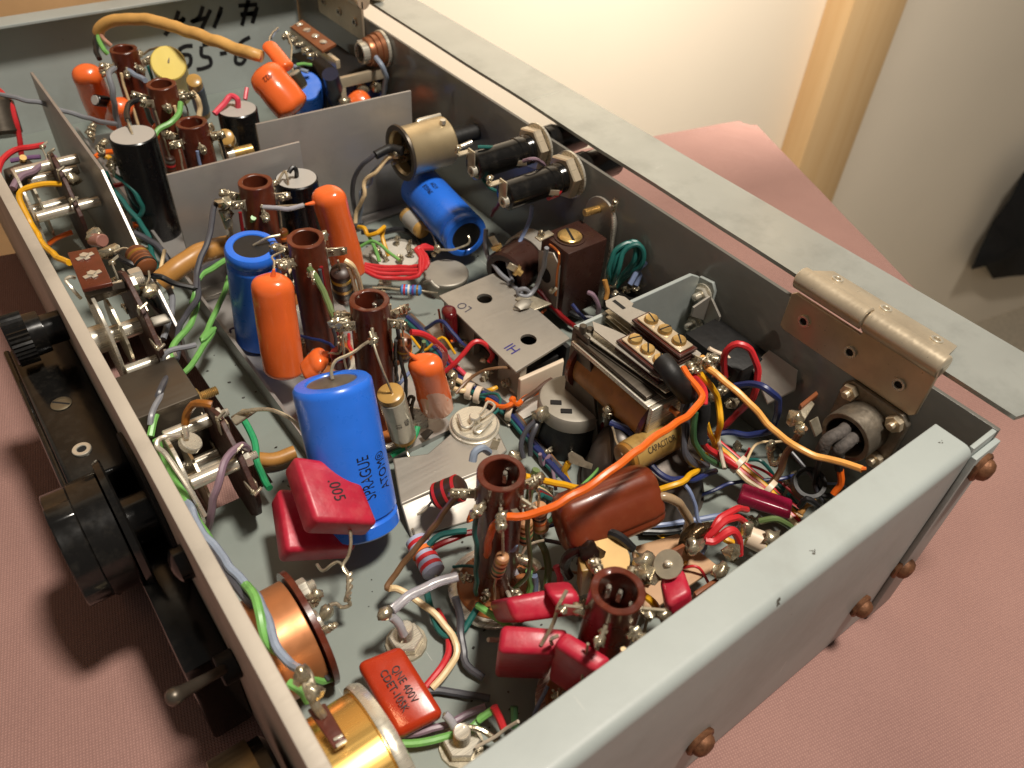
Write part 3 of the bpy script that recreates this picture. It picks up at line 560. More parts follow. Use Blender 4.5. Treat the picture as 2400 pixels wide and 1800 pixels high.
# ================================================================== sockets, in order from the near end
TL = [('A',1441,1388,'brown turret socket beside the near end wall, first of the row',(-150,-95,-45,25,70,150)),
      ('A',1178,1098,'brown turret socket with an orange wire hooked on its front lug',(-165,-125,-70,-15,35,150)),
      ('A',863,709,'brown turret socket beside the big blue capacitor, grey leads soldered on',(-170,-115,-60,-10,40,130,165)),
      ('A',720,553,'brown turret socket between two upright orange capacitors',(-165,-110,-20,35,130,175)),
      ('A',591,426,'brown turret socket just in front of the small aluminium shield plate',(-160,-100,-25,30,150)),
      ('A',456,287,'brown turret socket marked A behind the small aluminium shield plate',(-165,-95,-25,30,150)),
      ('A',370,195,'brown turret socket between the yellow and the black capacitors',(-155,-100,-20,35,160)),
      ('A',294,114,'brown turret socket under the arching tan sleeve, last of the row',(-170,-110,-70,-10,40,170))]
TUR = [turret(k,x,y,l,a,letter=(i==5)) for i,(k,x,y,l,a) in enumerate(TL)]
for i, t in enumerate(TUR): t.rotation_euler = (.02*math.sin(i*2.3), .018*math.cos(i*3.1), 0)
NAMES = ['the first socket by the near end wall','the socket with the orange wire','the socket by the big blue capacitor','the socket between the orange capacitors','the socket before the small shield','the lettered socket','the socket by the yellow capacitor','the last socket']
for i, t in enumerate(TUR):
    c = V((t.location.x, t.location.y, 0))/S
    for j, (a_, kind) in enumerate(((-15,'r'),(-135,'w'),(55,'r'),(-60,'w'),(-165,'r'))):
        if (i+j) % 4 == 3: continue
        a_ += 17*((i*7+j*3) % 5)-30; d = V((math.cos(rad(a_)), math.sin(rad(a_)), 0)); e = V((-d.y, d.x, 0)); k = 9.6+(j % 3)*1.3
        if kind == 'r':
            z0 = 44+(i*5+j*4) % 11; z1 = z0+9+(i+j) % 4; r_ = (1.7,2.3,2.0)[(i+j) % 3]
            resistor('upright %s resistor on %s, %s' % (('brown','tan','dark','maroon')[(i+j)%4], NAMES[i], ('rear wall side','','far side','','front panel side')[j]), c+d*k+UP*z0, c+d*k+e*1.4+UP*z1, r_, ('brown','tan','dark','maroon')[(i+j)%4], ('nkod','rryd','ynrs','kgnd')[(i*3+j)%4],
                     [[c+d*k+UP*z0, c+d*(k-.6)+UP*(z0-6), c+d*(k-2)+UP*(FL+10)], [c+d*k+e*1.4+UP*z1, c+d*(k+.4)+e+UP*(z1+9), c+d*(k-.4)+UP*79.5]])
        else:
            cl = ('dgrey','cream','dred','teal','lblue','olive','black')[(i*2+j)%7]
            wire('%s wire up %s, %s' % (dict(dgrey='dark grey',cream='cream',dred='dark red',teal='teal',lblue='pale blue',olive='olive',black='black')[cl], NAMES[i], 'front panel side' if j == 1 else 'near side'), cl, .85, [c+d*(k-2)+UP*(FL+9), c+d*(k+1)+e*2+UP*46, c+d*(k+.3)+e*1.5+UP*60, c+d*k+UP*71, c+d*(k-.6)+UP*80])
# ================================================================== electrolytic and film capacitors of the middle group
s = reg('R7'); q = reg('S1')
can_cap('big upright blue electrolytic capacitor with black lettering beside two red blocks', s(1020,890,84), pz('A',850,1236,40), 12.0, text='SPRAGUE|ATOM®', face=(.27,-1,.5), rim=.62, txt_t=.58, size=5.5, flip=-1, off=2.3,
        disc=mat('dull_zinc',(150,146,136),.4,.8,.15,200), leadp=[s(1030,880,83.2), s(1020,800,85), s(1060,720,86), s(1180,660,85), s(1340,555,81)])
s = reg('R4')
can_cap('dark blue electrolytic capacitor with recessed black top beside the brown sleeve', s(885,830,80), pz('A',612,792,32), 10.0, crimp='a', disc=BLACKM, rim=.66, leadp=[s(900,830,79.5), s(960,800,81), s(1050,760,82), s(1130,740,82)])
drop_cap('upright orange capacitor in front of the dark blue electrolytic capacitor', s(1045,1090,83.5), pz('A',668,880,43), 7.6, flat=.8, up=(1,1,0), nib=s(1075,1040,86), leads=[[s(1075,1045,85.5), s(1080,980,84), s(1060,930,83), s(1160,880,82)]])
drop_cap('upright orange capacitor joined to a socket by a clear sleeved lead', s(1530,340,87), s(1740,1090,44), 7.0, flat=.85, up=(1,1,0), nib=s(1345,480,82), leads=[[s(1345,480,82), s(960,500,81)]])
solo('sleeve', 'clear plastic sleeve on the lead of the upright orange capacitor', 'sleeve', M().wire([s(1335,482,82), s(1200,508,81.5), s(985,500,81)], .95, 10), CLEAR)
can_cap('black capacitor with a grey disc top standing behind the small shield plate', (lambda p: p)(s(1270,250,80)), (lambda p: V((p.x,p.y,FL)))(s(1270,250,80)), 8.7, CAPBLK, GREYDISC, rolled=False, leadp=[s(1200,310,80), s(1190,240,83), s(1170,190,84), s(1110,280,82)])
wire('short black sleeved lead on the grey top of the black capacitor', 'black', 1.1, [s(1270,250,79), s(1275,180,84), s(1250,150,85.5), s(1205,200,84)])
s = reg('R7')
drop_cap('small orange drop capacitor tucked behind the big blue capacitor', s(960,660,66), s(800,830,58), 5.4, flat=.6, nib=s(1000,650,67), leads=[[s(995,655,67), s(1090,650,70), s(1115,580,73), s(1080,510,77)]])
cp = drop_cap('orange drop capacitor with a painted pale reflection beside the metallised film capacitor', s(1820,700,68), s(1940,1160,38), 6.2, ORANGE_REFL, flat=.8, up=(1,1,0), nib=s(1690,655,70), leads=[[s(1690,660,70), s(1650,600,74), s(1640,520,78)]])
axial('clear metallised film capacitor with amber end and printed value', s(1525,990,64), s(1650,1390,37), 4.7, FILM, AMBER, e=.16, leads=[[s(1545,1000,64), s(1480,850,72), s(1400,620,79), s(1350,470,82)], [s(1650,1400,37), s(1690,1530,33), s(1740,1650,32)]], text='0.1|400', face=CAM-s(1590,1200,50)+V((40,0,0)), flip=-1, size=2.9)
lead_m = [s(1740,1650,32), pz('S2',500,800,31), pz('S2',460,960,31), pz('S2',380,1090,33)]
wire('thin bare lead running from the film capacitor across the rail bracket', LEAD, .4, lead_m)
# two stacked red blocks with twisted leads
s = reg('S1')
slab_cap('red moulded block capacitor on top of its pair, marked with digits', [s(1245,612,73), s(1775,690,65), s(1985,1205,58), s(1435,1180,66)], 10, leads=[[s(1730,1200,57), s(1740,1350,54), s(1720,1480,50), s(1670,1590,48), pz('S6',1060,170,47)]], text='.005', ln=1, tsz=5.2, sx=.8)
slab_cap('red moulded block capacitor underneath the marked red block', [s(1110,895,56), s(1660,930,48), s(1800,1410,43), s(1190,1440,51)], 9, leads=[[s(1450,1560,42), s(1500,1620,44), s(1580,1570,47), s(1650,1550,48), pz('S6',1050,150,47.5)]])
s = reg('S6')
t = thing('twisted_lead', 'twisted pair of bare leads hanging from the two red blocks', 'lead', s(1000,410,40))
for f in (0, 1):
    P = []
    for i in range(25):
        u = i/24; b = spline([s(1060,150,47.5), s(1060,220,46), s(1055,300,44), s(1040,350,42)], 8)[i]; A = u*13+f*math.pi; P.append(b+V((math.cos(A), math.sin(A)*.4, math.sin(A)*.9))*.55)
    obj('strand', M().tube(P, .62, 8), LEAD, t)
obj('tail', M().wire([s(1040,345,42), s(1070,390,40), s(1010,410,39), s(960,380,39), s(900,395,40)], .6, 8), LEAD, t); obj('solder', M().blob(s(880,450,40), 2.0, .3, 2, (1.3,1,1.3), nseed()), SOLD, t, ang=80)
# ================================================================== right-hand side, along the rear wall
s = reg('R5'); A_, B_ = V((181,306,46)), s(1075,1130,45)
A_ = s(700,720,47)
can_cap('blue electrolytic capacitor lying under the gold cylindrical connector', s(1085,1130,46), s(680,690,46), 10.8, crimp='a', disc=BLACKM, rim=.66, text='SPRAGUE|ATOM', face=(-.35,-.4,1), txt_t=.62, size=3.2, flip=1, off=1.6, leadp=[s(1075,1090,47), s(1110,1150,45), s(1080,1200,45), s(950,1235,44), s(840,1235,43)])
axial('small grey capacitor with tan end beside the lying blue capacitor', s(560,930,38), s(710,1080,37), 4.4, mat('grey_film',(150,146,138),.4), AMBER, leads=[[s(700,1050,38), s(770,1080,39), s(810,1160,41), s(830,1230,42)]], e=.3)
m = M().blob(s(830,1230,42.5), 1.9, .3, 2, (1,1,1.2), 5).blob(s(800,1275,40), 1.2, .3, 2, (1,1,1), 8); solo('solder_joint', 'bright solder joint where red wires meet the blue capacitor lead', 'solder joint', m, SOLD, ang=80)
# gold cylindrical connector on its own, axis across the chassis
t = thing('connector', 'gold cylindrical metal connector fixed to the rear wall beside the wide shield plate', 'connector', (192, 300, 60)); cy, cz = 300, 70
obj('shell', M().lathe((171,cy,cz),(214,cy,cz),[(1.5,9.5),(0,10.2),(0,11.9),(1.2,12.4),(3,11.5),(24.5,11.5),(25.2,10.9),(25.4,3)],40,cap=False), GOLD if 0 else mat('champagne_metal',(210,188,148),.36,.7,.08,60,dirt=(150,120,80),dscale=40,damt=.3), t)
obj('stem', M().cyl((196,cy,cz),(213.9,cy,cz),4,16), BLACKM, t); obj('insert', M().cyl((178,cy,cz),(180,cy,cz),10.6,30), BLACKM, t)
obj('flange_ring', M().lathe((170.6,cy,cz),(214,cy,cz),[(0,10.5),(0,12.9),(1,13.2),(1.6,12.6)],40,cap=False), STEEL, t)
for dy, dz in ((3,1.5),(-3,2.2),(0,-3.4)): obj('pin', M().cyl((166,cy+dy,cz+dz),(179,cy+dy,cz+dz),1.3,12,ch=.3), SOLD, t)
obj('screw', M().lathe((184,cy+6,cz+9.7),(198,cy+6,cz+9.9),[(0,1.2),(1.5,1.5),(13,1.2)],10), NICK, t); obj('screw', M().cyl((192,cy-4,cz+11),(192,cy-4,cz+13),1.4,10), NICK, t); obj('screw', M().cyl((196,cy-11,cz+1),(203,cy-12,cz+2.5),1.2,10), NICK, t)
wire('black sleeved cable leaving the gold connector and dropping to the floor', 'dgrey', 1.3, [pz('U1',760,1110,74), pz('U1',650,1110,73), pz('U1',560,1150,72), pz('U1',440,1260,64), pz('U1',400,1440,50), pz('U1',430,1600,36), pz('U1',470,1659,33)])
solo('sleeve', 'short dark grey heat shrink sleeve behind the gold connector', 'sleeve', M().wire([pz('U1',770,1120,73.5), pz('U1',680,1100,73.5), pz('U1',570,1150,72.2)], 2.1, 12), BLACKM)
wire('cream wire of the twisted pair below the gold connector', 'cream', 1.15, [pz('U1',740,1160,70), pz('U1',660,1170,69), pz('U1',570,1280,63), pz('U1',490,1340,58), pz('U1',490,1440,52), pz('U1',430,1560,42), pz('U1',420,1650,36)])
wire('pale blue wire of the twisted pair below the gold connector', 'sky', 1.05, [pz('U1',700,1180,68), pz('U1',560,1260,62), pz('U1',535,1360,56), pz('U1',460,1420,52), pz('U1',465,1540,43), pz('U1',440,1650,34)])
# fuse holders
def fuse(label, y, z, bits):
    t = thing('fuse_holder', label, 'fuse holder', (200, y, z-7))
    obj('barrel', M().lathe((177,y,z),(230,y,z),[(0,5.2),(.6,6.0),(22,6.1),(22.3,6.5),(26,6.6),(26.6,6.2),(27.8,6.6),(28.4,6.2),(29.6,6.6),(36.5,6.6)],28), BLACK, t)
    hexnut(t, (206.5,y,z), (1,0,0), 9.6, 4.4, BRASSY, .3); obj('washer', M().disc_hole((211.2,y,z),(1,0,0),10.2,6.4,1.0,32), NICK, t)
    obj('cap', M().lathe((XR1+.1,y,z),(260,y,z),[(0,7.6),(5,7.8),(5.4,7.2),(21,6.8),(22.5,5.8)],16), BLACK, t)
    o = obj('terminal', M().obox((175.5,y-1,z+2.6),(1,0,0),(0,1,0),UP,.35,2.4,5.6,.15).obox((172.8,y+1.2,z+6.6),(1,0,0),(0,1,0),UP,3.0,1.4,.3,.1).obox((171,y+2,z+8.2),(.6,0,.8),(0,1,0),(-.8,0,.6),2,.9,.3,.1), TIN, t)
    obj('eyelet', M().ring((176.6,y-2.2,z-.8),(174.4,y-2.2,z-.8),2.3,1.3,16), NICK, o); obj('solder', M().blob((170.5,y+2,z+8.8),1.1,.4,2,(1,1,1.4),nseed()), SOLD, o, ang=80)
    obj('terminal', M().obox((197,y-6.6,z-1),(.5,-.8,.2),(0,0,1),(.8,.5,0),3.2,1.2,.3,.1), TIN, t)
fuse('black panel fuse holder with hex nut closer to the far end wall', 250, 85, 0); fuse('black panel fuse holder with hex nut closer to the round clamp plate', 227.5, 82, 1)
s = reg('R5')
wire('short green wire looping between the two fuse holders at the top', 'teal', 1.0, [s(1180,350,92), s(1250,345,92), s(1340,355,89)])
wire('dark green wire hanging below the far fuse holder to its neighbour', 'teal', 1.0, [s(1160,500,82), s(1220,620,76), s(1320,720,74), s(1440,750,76), s(1480,730,78)])
wire('mauve wire bridging the two fuse holder barrels', 'mauve', 1.0, [s(1575,470,90), s(1650,455,92), s(1730,480,88), s(1760,520,84)])
wire('mauve wire under the end lug of the second fuse holder', 'mauve', 1.0, [s(1420,790,74), s(1480,805,74), s(1540,795,76)])
wire('short red wire on the side lug of the second fuse holder', 'red', 1.3, [s(1890,720,80), s(1860,760,78), s(1790,790,74)])
wire('grey blue wire dropping from the fuse holder to the dark clamp', 'lblue', 1.05, [s(1650,860,72), s(1620,1000,64), s(1560,1130,58), s(1530,1200,56)])
wire('dark red wire running behind the lying blue capacitor', 'dred', 1.1, [s(1400,800,66), s(1340,870,58), s(1300,940,50)])
# brown bakelite block with brass screw, dark tube clamp beside it
t = thing('terminal_block', 'dark brown bakelite block with a slotted brass screw on top', 'terminal block', (195, 203, FL))
obj('body', M().box(185.5,206.5,194.5,212,36,70,.8), BAKE, t); obj('recess_ring', M().ring((193.5,203.5,69.9),(193.5,203.5,70.5),6.6,5.8,28), BAKE, t); screw_head(t,(193.5,203.5,70.1),(0,0,1),5.1,1.6,BRASS,(.4,1,0))
obj('side_plate', M().prism([(184.6,212,62),(184.6,203,66),(184.6,198,62),(184.6,197,40),(184.6,210,38)],(.9,0,0)), ALU2, t, bev=.3); obj('plate_hole', M().cyl((184.4,206,53),(184.9,206,53),3.4,20), HOLE, t)
obj('strap', M().wire([(184.2,205,69),(184,200,69),(183.8,198,66),(183.8,197.6,48)],.55,8), mat('copper_wire',(190,110,60),.35,.8), t)
obj('hook', M().wire([(183.6,200,50),(181.6,199,50),(181,197,51),(181.6,195.4,54)],.7,8), TIN, t); obj('terminal', M().obox((184.5,209,70.8),(.9,.1,0),(0,1,0),UP,4.5,1.8,.35,.2), TIN, t)
obj('solder', M().blob((183,209.5,72),1.5,.4,2,(1,1,1),nseed()), SOLD, t, ang=80)
t = thing('tube_clamp', 'dark brown round tube clamp lying between the blue capacitor and bakelite block', 'clamp', (182, 222, FL))
obj('barrel', M().lathe((196,228,47),(165,219,47),[(0,9),(1,10.4),(21,10.6),(22,9.6),(22,7),(14,6.4)],30), BAKE, t); obj('band', M().ring((197,228.3,47),(189,226,47),11.6,10.5,32), ALU2, t)
for p, l in (((174,231,62),(.3,-.5,-1)),((172,216,57),(.6,-.6,-.5))):
    o = lug(t, p, l, 4.5, 1.6, .35, .1, 0); obj('screw', M().lathe(V(p)+V(l)*4, V(p)+V(l)*9, [(0,2.4),(1.2,2.4),(1.4,1.4),(3,1.4)],14), BRASS, o)
s = reg('R5')
wire('grey wire from the brass lug down to the aluminium block', 'grey', 1.15, [s(1250,1060,60), s(1245,1180,54), s(1280,1320,50), s(1390,1450,48), s(1500,1560,46), s(1560,1620,45)])
wire('grey wire from the lower clamp lug to the aluminium block', 'grey', 1.1, [s(1435,1320,54), s(1450,1420,49), s(1470,1500,47), s(1440,1530,47)])
wire('grey wire looping from the bakelite block down to the solder tag', 'grey', 1.15, [s(1775,1220,72), s(1740,1400,60), s(1680,1560,50), s(1610,1640,47), s(1540,1630,47), s(1530,1590,49), s(1590,1575,50), s(1640,1620,47)])
t = thing('solder_tag', 'tinned solder tag with grey leads lying on the aluminium block edge', 'solder tag', pz('U3',1700,500,46)); obj('tab', M().slab([pz('U3',1580,440,47), pz('U3',1700,380,47), pz('U3',1960,490,47), pz('U3',1780,560,46)],.7,.2), TIN, t); obj('solder', M().blob(pz('U3',1660,500,47.5),3,.3,2,(1.4,.9,.5),nseed()), CANM, t, ang=80)
# round clamp plate on the rear wall
t = thing('clamp_plate', 'steel clamp plate with rounded top and threaded stud on the rear wall', 'clamp plate', (211, 205, FL)); P = [(212.5,197,30),(212.5,216,30),(212.5,216.5,60)]+[(212.5,206.5+9.6*math.cos(a),71+9.6*math.sin(a)) for a in [i*math.pi/12 for i in range(13)]]
obj('plate', M().prism(P,(1.2,0,0)), ALU2, t, bev=.25); p = []; 
for i in range(12): p += [(i*.65,1.7),(i*.65+.32,1.45)]
obj('stud', M().lathe((212.6,208,75),(203,209,75),p,14), BRASS, t); obj('bead', M().wire([(211.6,199,78),(211.6,197,72),(211.6,196.6,60),(211.6,196.6,36)],.8,8), NICK, t); lug(t,(211.5,199,79),(0,-.2,1),5,1.4,.4,.6,1.4)
# green and blue wire loops
s = reg('R6')
for k, (o_, l) in enumerate((((0,0),'outer green wire loop standing against the rear wall'),((-45,12),'inner green wire loop standing against the rear wall'),((30,30),'third green wire loop standing against the rear wall'))):
    x, y = o_; wire(l, 'teal', 1.25, [s(860+x*.3,420,54), s(880+x,300+y,62), s(930+x,130+y,70), s(1040+x,60+y,73), s(1110+x,110+y,71), s(1080+x,240+y,64), s(960+x*.5,370,55), s(900,450,50)])
wire('upper blue wire loop beside the green loops', 'lblue', 1.3, [s(1020,430,56), s(1100,290,62), s(1220,220,66), s(1340,215,68), s(1420,290,66), s(1440,370,60), s(1440,430,54)])
wire('lower blue wire loop beside the green loops', 'lblue', 1.3, [s(1070,440,54), s(1120,340,58), s(1230,255,62), s(1330,250,64), s(1390,310,62), s(1400,400,57)])
t = thing('slide_switch', 'black switch body with soldered tags behind the grey bracket', 'switch', (196, 165, FL)); obj('body', M().box(203,213.5,162,186,32,48,.8), BLACKM, t); obj('rib', M().cyl((205,164,49),(205,182,49),2.6,12,ch=.4), BLACK, t)
for x, y, z in ((860,440,54),(980,500,52),(880,545,48),(1060,480,53)): c = s(x,y,z); o = lug(t, c+V((5,4,-3)), (-1,-.8,.6), 5, 1.4, .4, .2, 2.0)
wire('mauve wire bending up beside the bakelite block', 'mauve', 1.15, [s(740,680,46), s(750,610,52), s(700,525,57), s(660,500,57)])
wire('tan wire end standing beside the black switch', 'tan', 1.2, [s(810,560,50), s(820,470,54), s(800,390,58)])
wire('dark red wire running under the bakelite block to the grey bracket', 'dred', 1.3, [s(230,480,44), s(380,640,40), s(480,750,40), s(540,790,42)])
wire('black wire running beside the dark red wire under the bakelite block', 'black', 1.3, [s(300,480,42), s(420,620,38), s(560,700,38), s(700,720,38)])
# ================================================================== relay on its grey bracket
t = thing('relay_bracket', 'grey painted angle bracket screwed to the rear wall behind the relay', 'bracket', (180, 150, FL))
obj('plate', M().prism([(150.4,149.5,79),(207,149.5,79),(212,149.5,76),(212,149.5,44),(150.4,149.5,44)],(0,1.5,0)), GREY, t, bev=.3)
obj('wall_foot', M().prism([(212.2,150,76),(212.2,143.5,77),(212.2,141.5,74),(212.2,141.5,45),(212.2,150,45)],(1.5,0,0)), GREY, t, bev=.3)
obj('end_foot', M().prism([(149.9,150.8,79),(149.9,150.8,36),(149.9,133,36),(149.9,130,40),(149.9,143,79)],(1.5,0,0)), STEEL, t, bev=.3)
for z in (70.5, 56): hexnut(t,(212,146,z),(-1,0,0),3.2,2.2,NICK,.4,stud=3,sr=1.5); obj('washer', M().disc_hole((212.1,146,z),(-1,0,0),4.2,1.6,.7,20), NICK, t)
t = thing('relay', 'relay with brass screwed contact stacks over a brown paper covered coil', 'relay', (160, 130, 40))
obj('coil', M().cyl((158,147,62),(158,112,62),9.4,32,ch=.6), KRAFT, t); obj('coil_cheek', M().cyl((158,148.5,62),(158,146.8,62),11.4,32), BROWN, t); obj('coil_cheek', M().cyl((158,112.6,62),(158,111,62),11,32), BROWN, t)
obj('yoke', M().box(148.4,170,111,149,72.6,74.4,.3).box(148.8,169.6,109.2,110.8,52,74,.3), NICK, t)
s = reg('R6')
obj('yoke_foot', M().slab([s(1030,1290,66), s(1300,1180,66), s(1310,1480,50), s(1180,1610,44)],1.4,.5), NICK, t)
obj('armature', M().box(149.2,153.6,113,148.5,75.2,76.4,.3), STEEL, t)
def stack(x0, x1, y0, y1, z):
    o = obj('contact_stack', M().box(x0,x1,y0,y1,z-7,z-.9,.3), BROWN, t)
    for k in range(4): obj('insulator', M().box(x0-.5,x1+.5,y0-.5,y1+.5,z-6.6+k*1.6,z-5.9+k*1.6), PHEN, o)
    obj('clamp_bar', M().box(x0+.4,x1-.4,y0+.6,y1-.6,z-.85,z,.5), BRASSY, o)
    for k in range(3): screw_head(o, ((x0+x1)/2, y0+(y1-y0)*(.2+.3*k), z+.02), (0,0,1), 2.4, 1.5, BRASS, (random.uniform(-1,1),random.uniform(-1,1),0))
    return o
stack(154.5,161.5,114,133.5,84); stack(164.3,171.3,115.5,137,86)
sp = ALU2
obj('contact_leaf', M().prism([(152.4,143,81.6),(155,147,81.6),(158,140,81.6),(160,134,81.6),(164,115,81.6),(162,111.6,81.6),(155,111.6,81.6),(153.4,116,81.6)],(0,0,-.45)), sp, t)
obj('contact_leaf', M().prism([(150.4,147.5,78.6),(154.6,148,78.6),(162,112,78.6),(160,109.6,78.6),(154,109.8,78.6)],(0,0,-.45)), NICK, t); obj('contact_leaf', M().prism([(149.6,149,76.9),(154.6,149,76.9),(161.5,110,76.9),(159,108.6,76.9),(153.6,109,76.9)],(0,0,-.4)), STEEL, t)
obj('contact_leaf', M().prism([(162.8,149,83.4),(164.5,151.4,83.4),(170.5,151.4,83.4),(171.8,149.5,83.4),(171.8,145,83.4),(170,144,83.4),(172.3,138,83.4),(172.5,113.5,83.4),(170.5,112.6,83.4),(163.4,137,83.4)],(0,0,-.45)), sp, t)
obj('leaf_slot', M().box(166.4,167.8,144.5,150,83.42,83.5), HOLE, t)
for k in range(3): obj('contact_leaf', M().box(163.5,171.8,112,150,76+k*2,76.4+k*2,.1), TIN, t)
obj('solder_tab', M().prism([(161.5,113,80.4),(164.5,113,80.4),(165,106.4,79),(163.5,105,79),(161.8,106.2,79)],(0,0,-.45)), sp, t); obj('tab_hole', M().cyl((163.4,107,79.05),(163.4,107,79.3),.75,12), HOLE, t)
for x, y, z in ((166,111,81),(169.5,110.5,83),(171.5,108,80)):
    o = lug(t,(x,y+3,z),(0.2,-1,0),5,1.1,.3,.1,1.7)
for x, y, z in ((150.6,146.6,82),(153.5,146,80)): obj('pivot', M().cyl((x,y,z-3),(x,y,z),1.3,14,ch=.2), STEEL, t)
obj('stop_screw', M().cyl((157,108.6,71),(157,105,71),1.0,12), mat('copper_wire',(190,110,60)), t)
# heat-shrink bundle and wires leaving the relay
s = reg('R6')
solo('sleeve', 'thick black heat shrink sleeve on the relay wire bundle', 'sleeve', M().wire([s(1290,1090,86), s(1370,1190,85), s(1450,1300,81), s(1520,1390,76)], 3.3, 14), BLACKM)
s = reg('S3')
wire('bright orange wire arching from the relay over the brown oval capacitor to a socket', 'orange', 1.3, [s(1110,45,82), s(1160,130,82), s(1260,250,82), s(1270,320,82), s(1150,450,84), s(870,640,87), s(600,850,88), s(420,980,87), s(220,1110,85), s(0,1230,83), pz('S2',1480,1110,81), pz('S2',1330,1150,80), pz('S2',1200,1160,79), pz('S2',1110,1270,74), pz('S2',1080,1420,62), pz('S2',1090,1560,48), pz('S5',280,500,40), pz('S5',210,510,38)])
wire('peach wire running from the relay across to the near end wall', 'peach', 1.25, [pz('R6',1640,1060,82), pz('R6',1690,1150,82), s(1400,100,82), s(1600,280,80), s(1800,470,76), s(1920,600,73), s(2060,710,70), s(2212,790,69), pz('S8',800,320,70), pz('S8',880,340,72), pz('S8',960,368,74)])
solo('wire_end', 'frayed bare end of the peach wire', 'wire end', M().tube([pz('S8',955,366,74), pz('S8',978,366,74.6)], .9, 7, .6), BANDM['o'])
wire('yellow wire curving down from the relay to the cable bundle', 'yellow', 1.3, [s(1250,90,80), s(1350,200,76), s(1420,350,68), s(1430,520,64), s(1400,660,56), s(1370,760,50)])
wire('pink red wire beside the orange wire under the relay', 'red', 1.25, [s(1200,110,80), s(1280,220,76), s(1300,360,76), s(1285,420,72)])
solo('sleeve', 'black fabric sleeve over the red wire below the relay', 'sleeve', M().wire([s(1290,350,76), s(1290,450,72), s(1265,560,67), s(1265,690,62)], 2.1, 10), FABRIC)
wire('green wire bending below the relay towards the cable bundle', 'dgreen', 1.25, [s(1215,430,74), s(1200,560,69), s(1210,680,64), s(1290,800,58), s(1400,880,52), s(1470,900,48)])
wire('light grey wire leaving the black heat shrink sleeve', 'lblue', 1.25, [s(1150,240,76), s(1125,350,72), s(1075,490,64)])
for i, l in enumerate(('dark grey wire under the relay, next to the green wire','dark grey wire under the relay, outer of the two')):
    wire(l, 'dgrey', 1.25, [s(1165-25*i,350,72), s(1145-22*i,560,66), s(1130-10*i,760,60), s(1200,850+20*i,55), s(1320,890,48)])
wire('dark blue wire hanging in a loop below the relay coil', 'blue', 1.2, [s(480,520,58), s(640,600,58), s(740,750,56), s(850,900,54), s(1000,1005,52), s(1180,1010,50), s(1320,960,47), s(1390,935,44)])
wire('pale blue wire running from the lug behind the paper capacitor', 'lblue', 1.2, [s(490,515,58), s(640,575,58), s(760,595,58), s(880,605,56)])
lug(solo('terminal_pin', 'tinned terminal pin standing beside the paper capacitor', 'terminal', M().cyl(s(450,560,44), s(460,420,60), 1.1, 10), TIN), s(460,470,57), (0,0.2,1), 3.5, 1.4, .5, .2, 2.0)
wire('red wire looping up beside the slide switch near the rear wall', 'red', 1.45, [pz('R6',1840,1230,60), pz('R6',1830,1120,66), pz('R6',1850,1010,72), pz('R6',1950,945,76), pz('R6',2060,990,75), pz('R6',2115,1110,70), pz('R6',2110,1300,62), s(1690,330,54), s(1600,420,46), s(1500,520,40), s(1440,570,36)])
wire('blue wire looping beside the square flange connector', 'blue', 1.45, [s(1560,200,62), s(1700,190,66), s(1820,220,68), s(1920,310,64), s(1930,420,58), s(1910,490,52)])
wire('dark blue wire running low under the peach wire', 'blue', 1.4, [s(1910,490,50), s(1860,600,42), s(1700,620,38), s(1500,600,36), s(1300,640,34)])
# slide switch and its bracket on the rear wall
t = thing('slide_switch', 'black slide switch with soldered terminals beside the relay wires', 'switch', (200, 122, FL)); obj('body', M().box(196,213.5,112,138,50,64,.6), BLACKM, t)
obj('bracket', M().prism([(212.6,136,66),(212.6,143,72),(212.6,143,60),(212.6,136,58)],(-1,0,0)).prism([(212,143,72),(203,143,70),(203,143,66),(212,143,60)],(0,-.8,0)), ALU2, t); obj('rail', M().wire([pz('R6',1700,980,66), pz('R6',1880,1080,63), pz('R6',1980,1170,60)],.8,8), WHITEP, t)
for x, y, z in ((1690,1060,70),(1720,1110,66),(1640,1150,66),(1800,1230,60),(1730,1390,54),(1790,1340,56),(1880,1450,54)):
    c = pz('R6',x,y,z); lug(t, c+V((4,0,-2)), (-1,-.1,.4), 5, 1.6, .4, .1, 2.2)
obj('end_plate', M().prism([(205,113,62),(213,113,66),(213,100,66),(211,97,60),(205,102,52)],(0,0,-.9)), ALU2, t, bev=.2)
# square flange connector below the hinge
t = thing('cable_connector', 'square flanged metal connector with two grey cables fixed under the hinge', 'connector', (208, 70, 50)); fy, fz = 70.5, 65; 
P = [(212.6,fy+11.5*sy*(1 if k else .78),fz+11.5*sz*(.78 if k else 1)) for sy,sz,ks in ((1,1,(0,1)),(1,-1,(1,0)),(-1,-1,(0,1)),(-1,1,(1,0))) for k in ((ks[0],ks[1]))]
P = [(213.6,fy+9.4,fz+12.2),(213.6,fy+12.2,fz+9.4),(213.6,fy+12.2,fz-9.4),(213.6,fy+9.4,fz-12.2),(213.6,fy-9.4,fz-12.2),(213.6,fy-12.2,fz-9.4),(213.6,fy-12.2,fz+9.4),(213.6,fy-9.4,fz+12.2)]
CAST = mat('cast_zinc',(146,136,122),.5,.8,.15,200,bump=.4,bscale=500,dirt=(84,76,64),dscale=150,damt=.6)
obj('flange', M().prism(P,(-2.6,0,0)), CAST, t, bev=.4); obj('collar', M().ring((211,fy,fz),(200.5,fy,fz),8.8,6.9,36), CAST, t); obj('bore', M().cyl((211,fy,fz),(209,fy,fz),7,24), HOLE, t)
for sy, sz in ((1,1),(-1,1),(1,-1),(-1,-1)): hexnut(t,(211,fy+8.6*sy,fz+8.6*sz),(-1,0,0),3.0,2.2,BRASSY,sy*.3,stud=1.6,sr=1.3)
s = reg('S8')
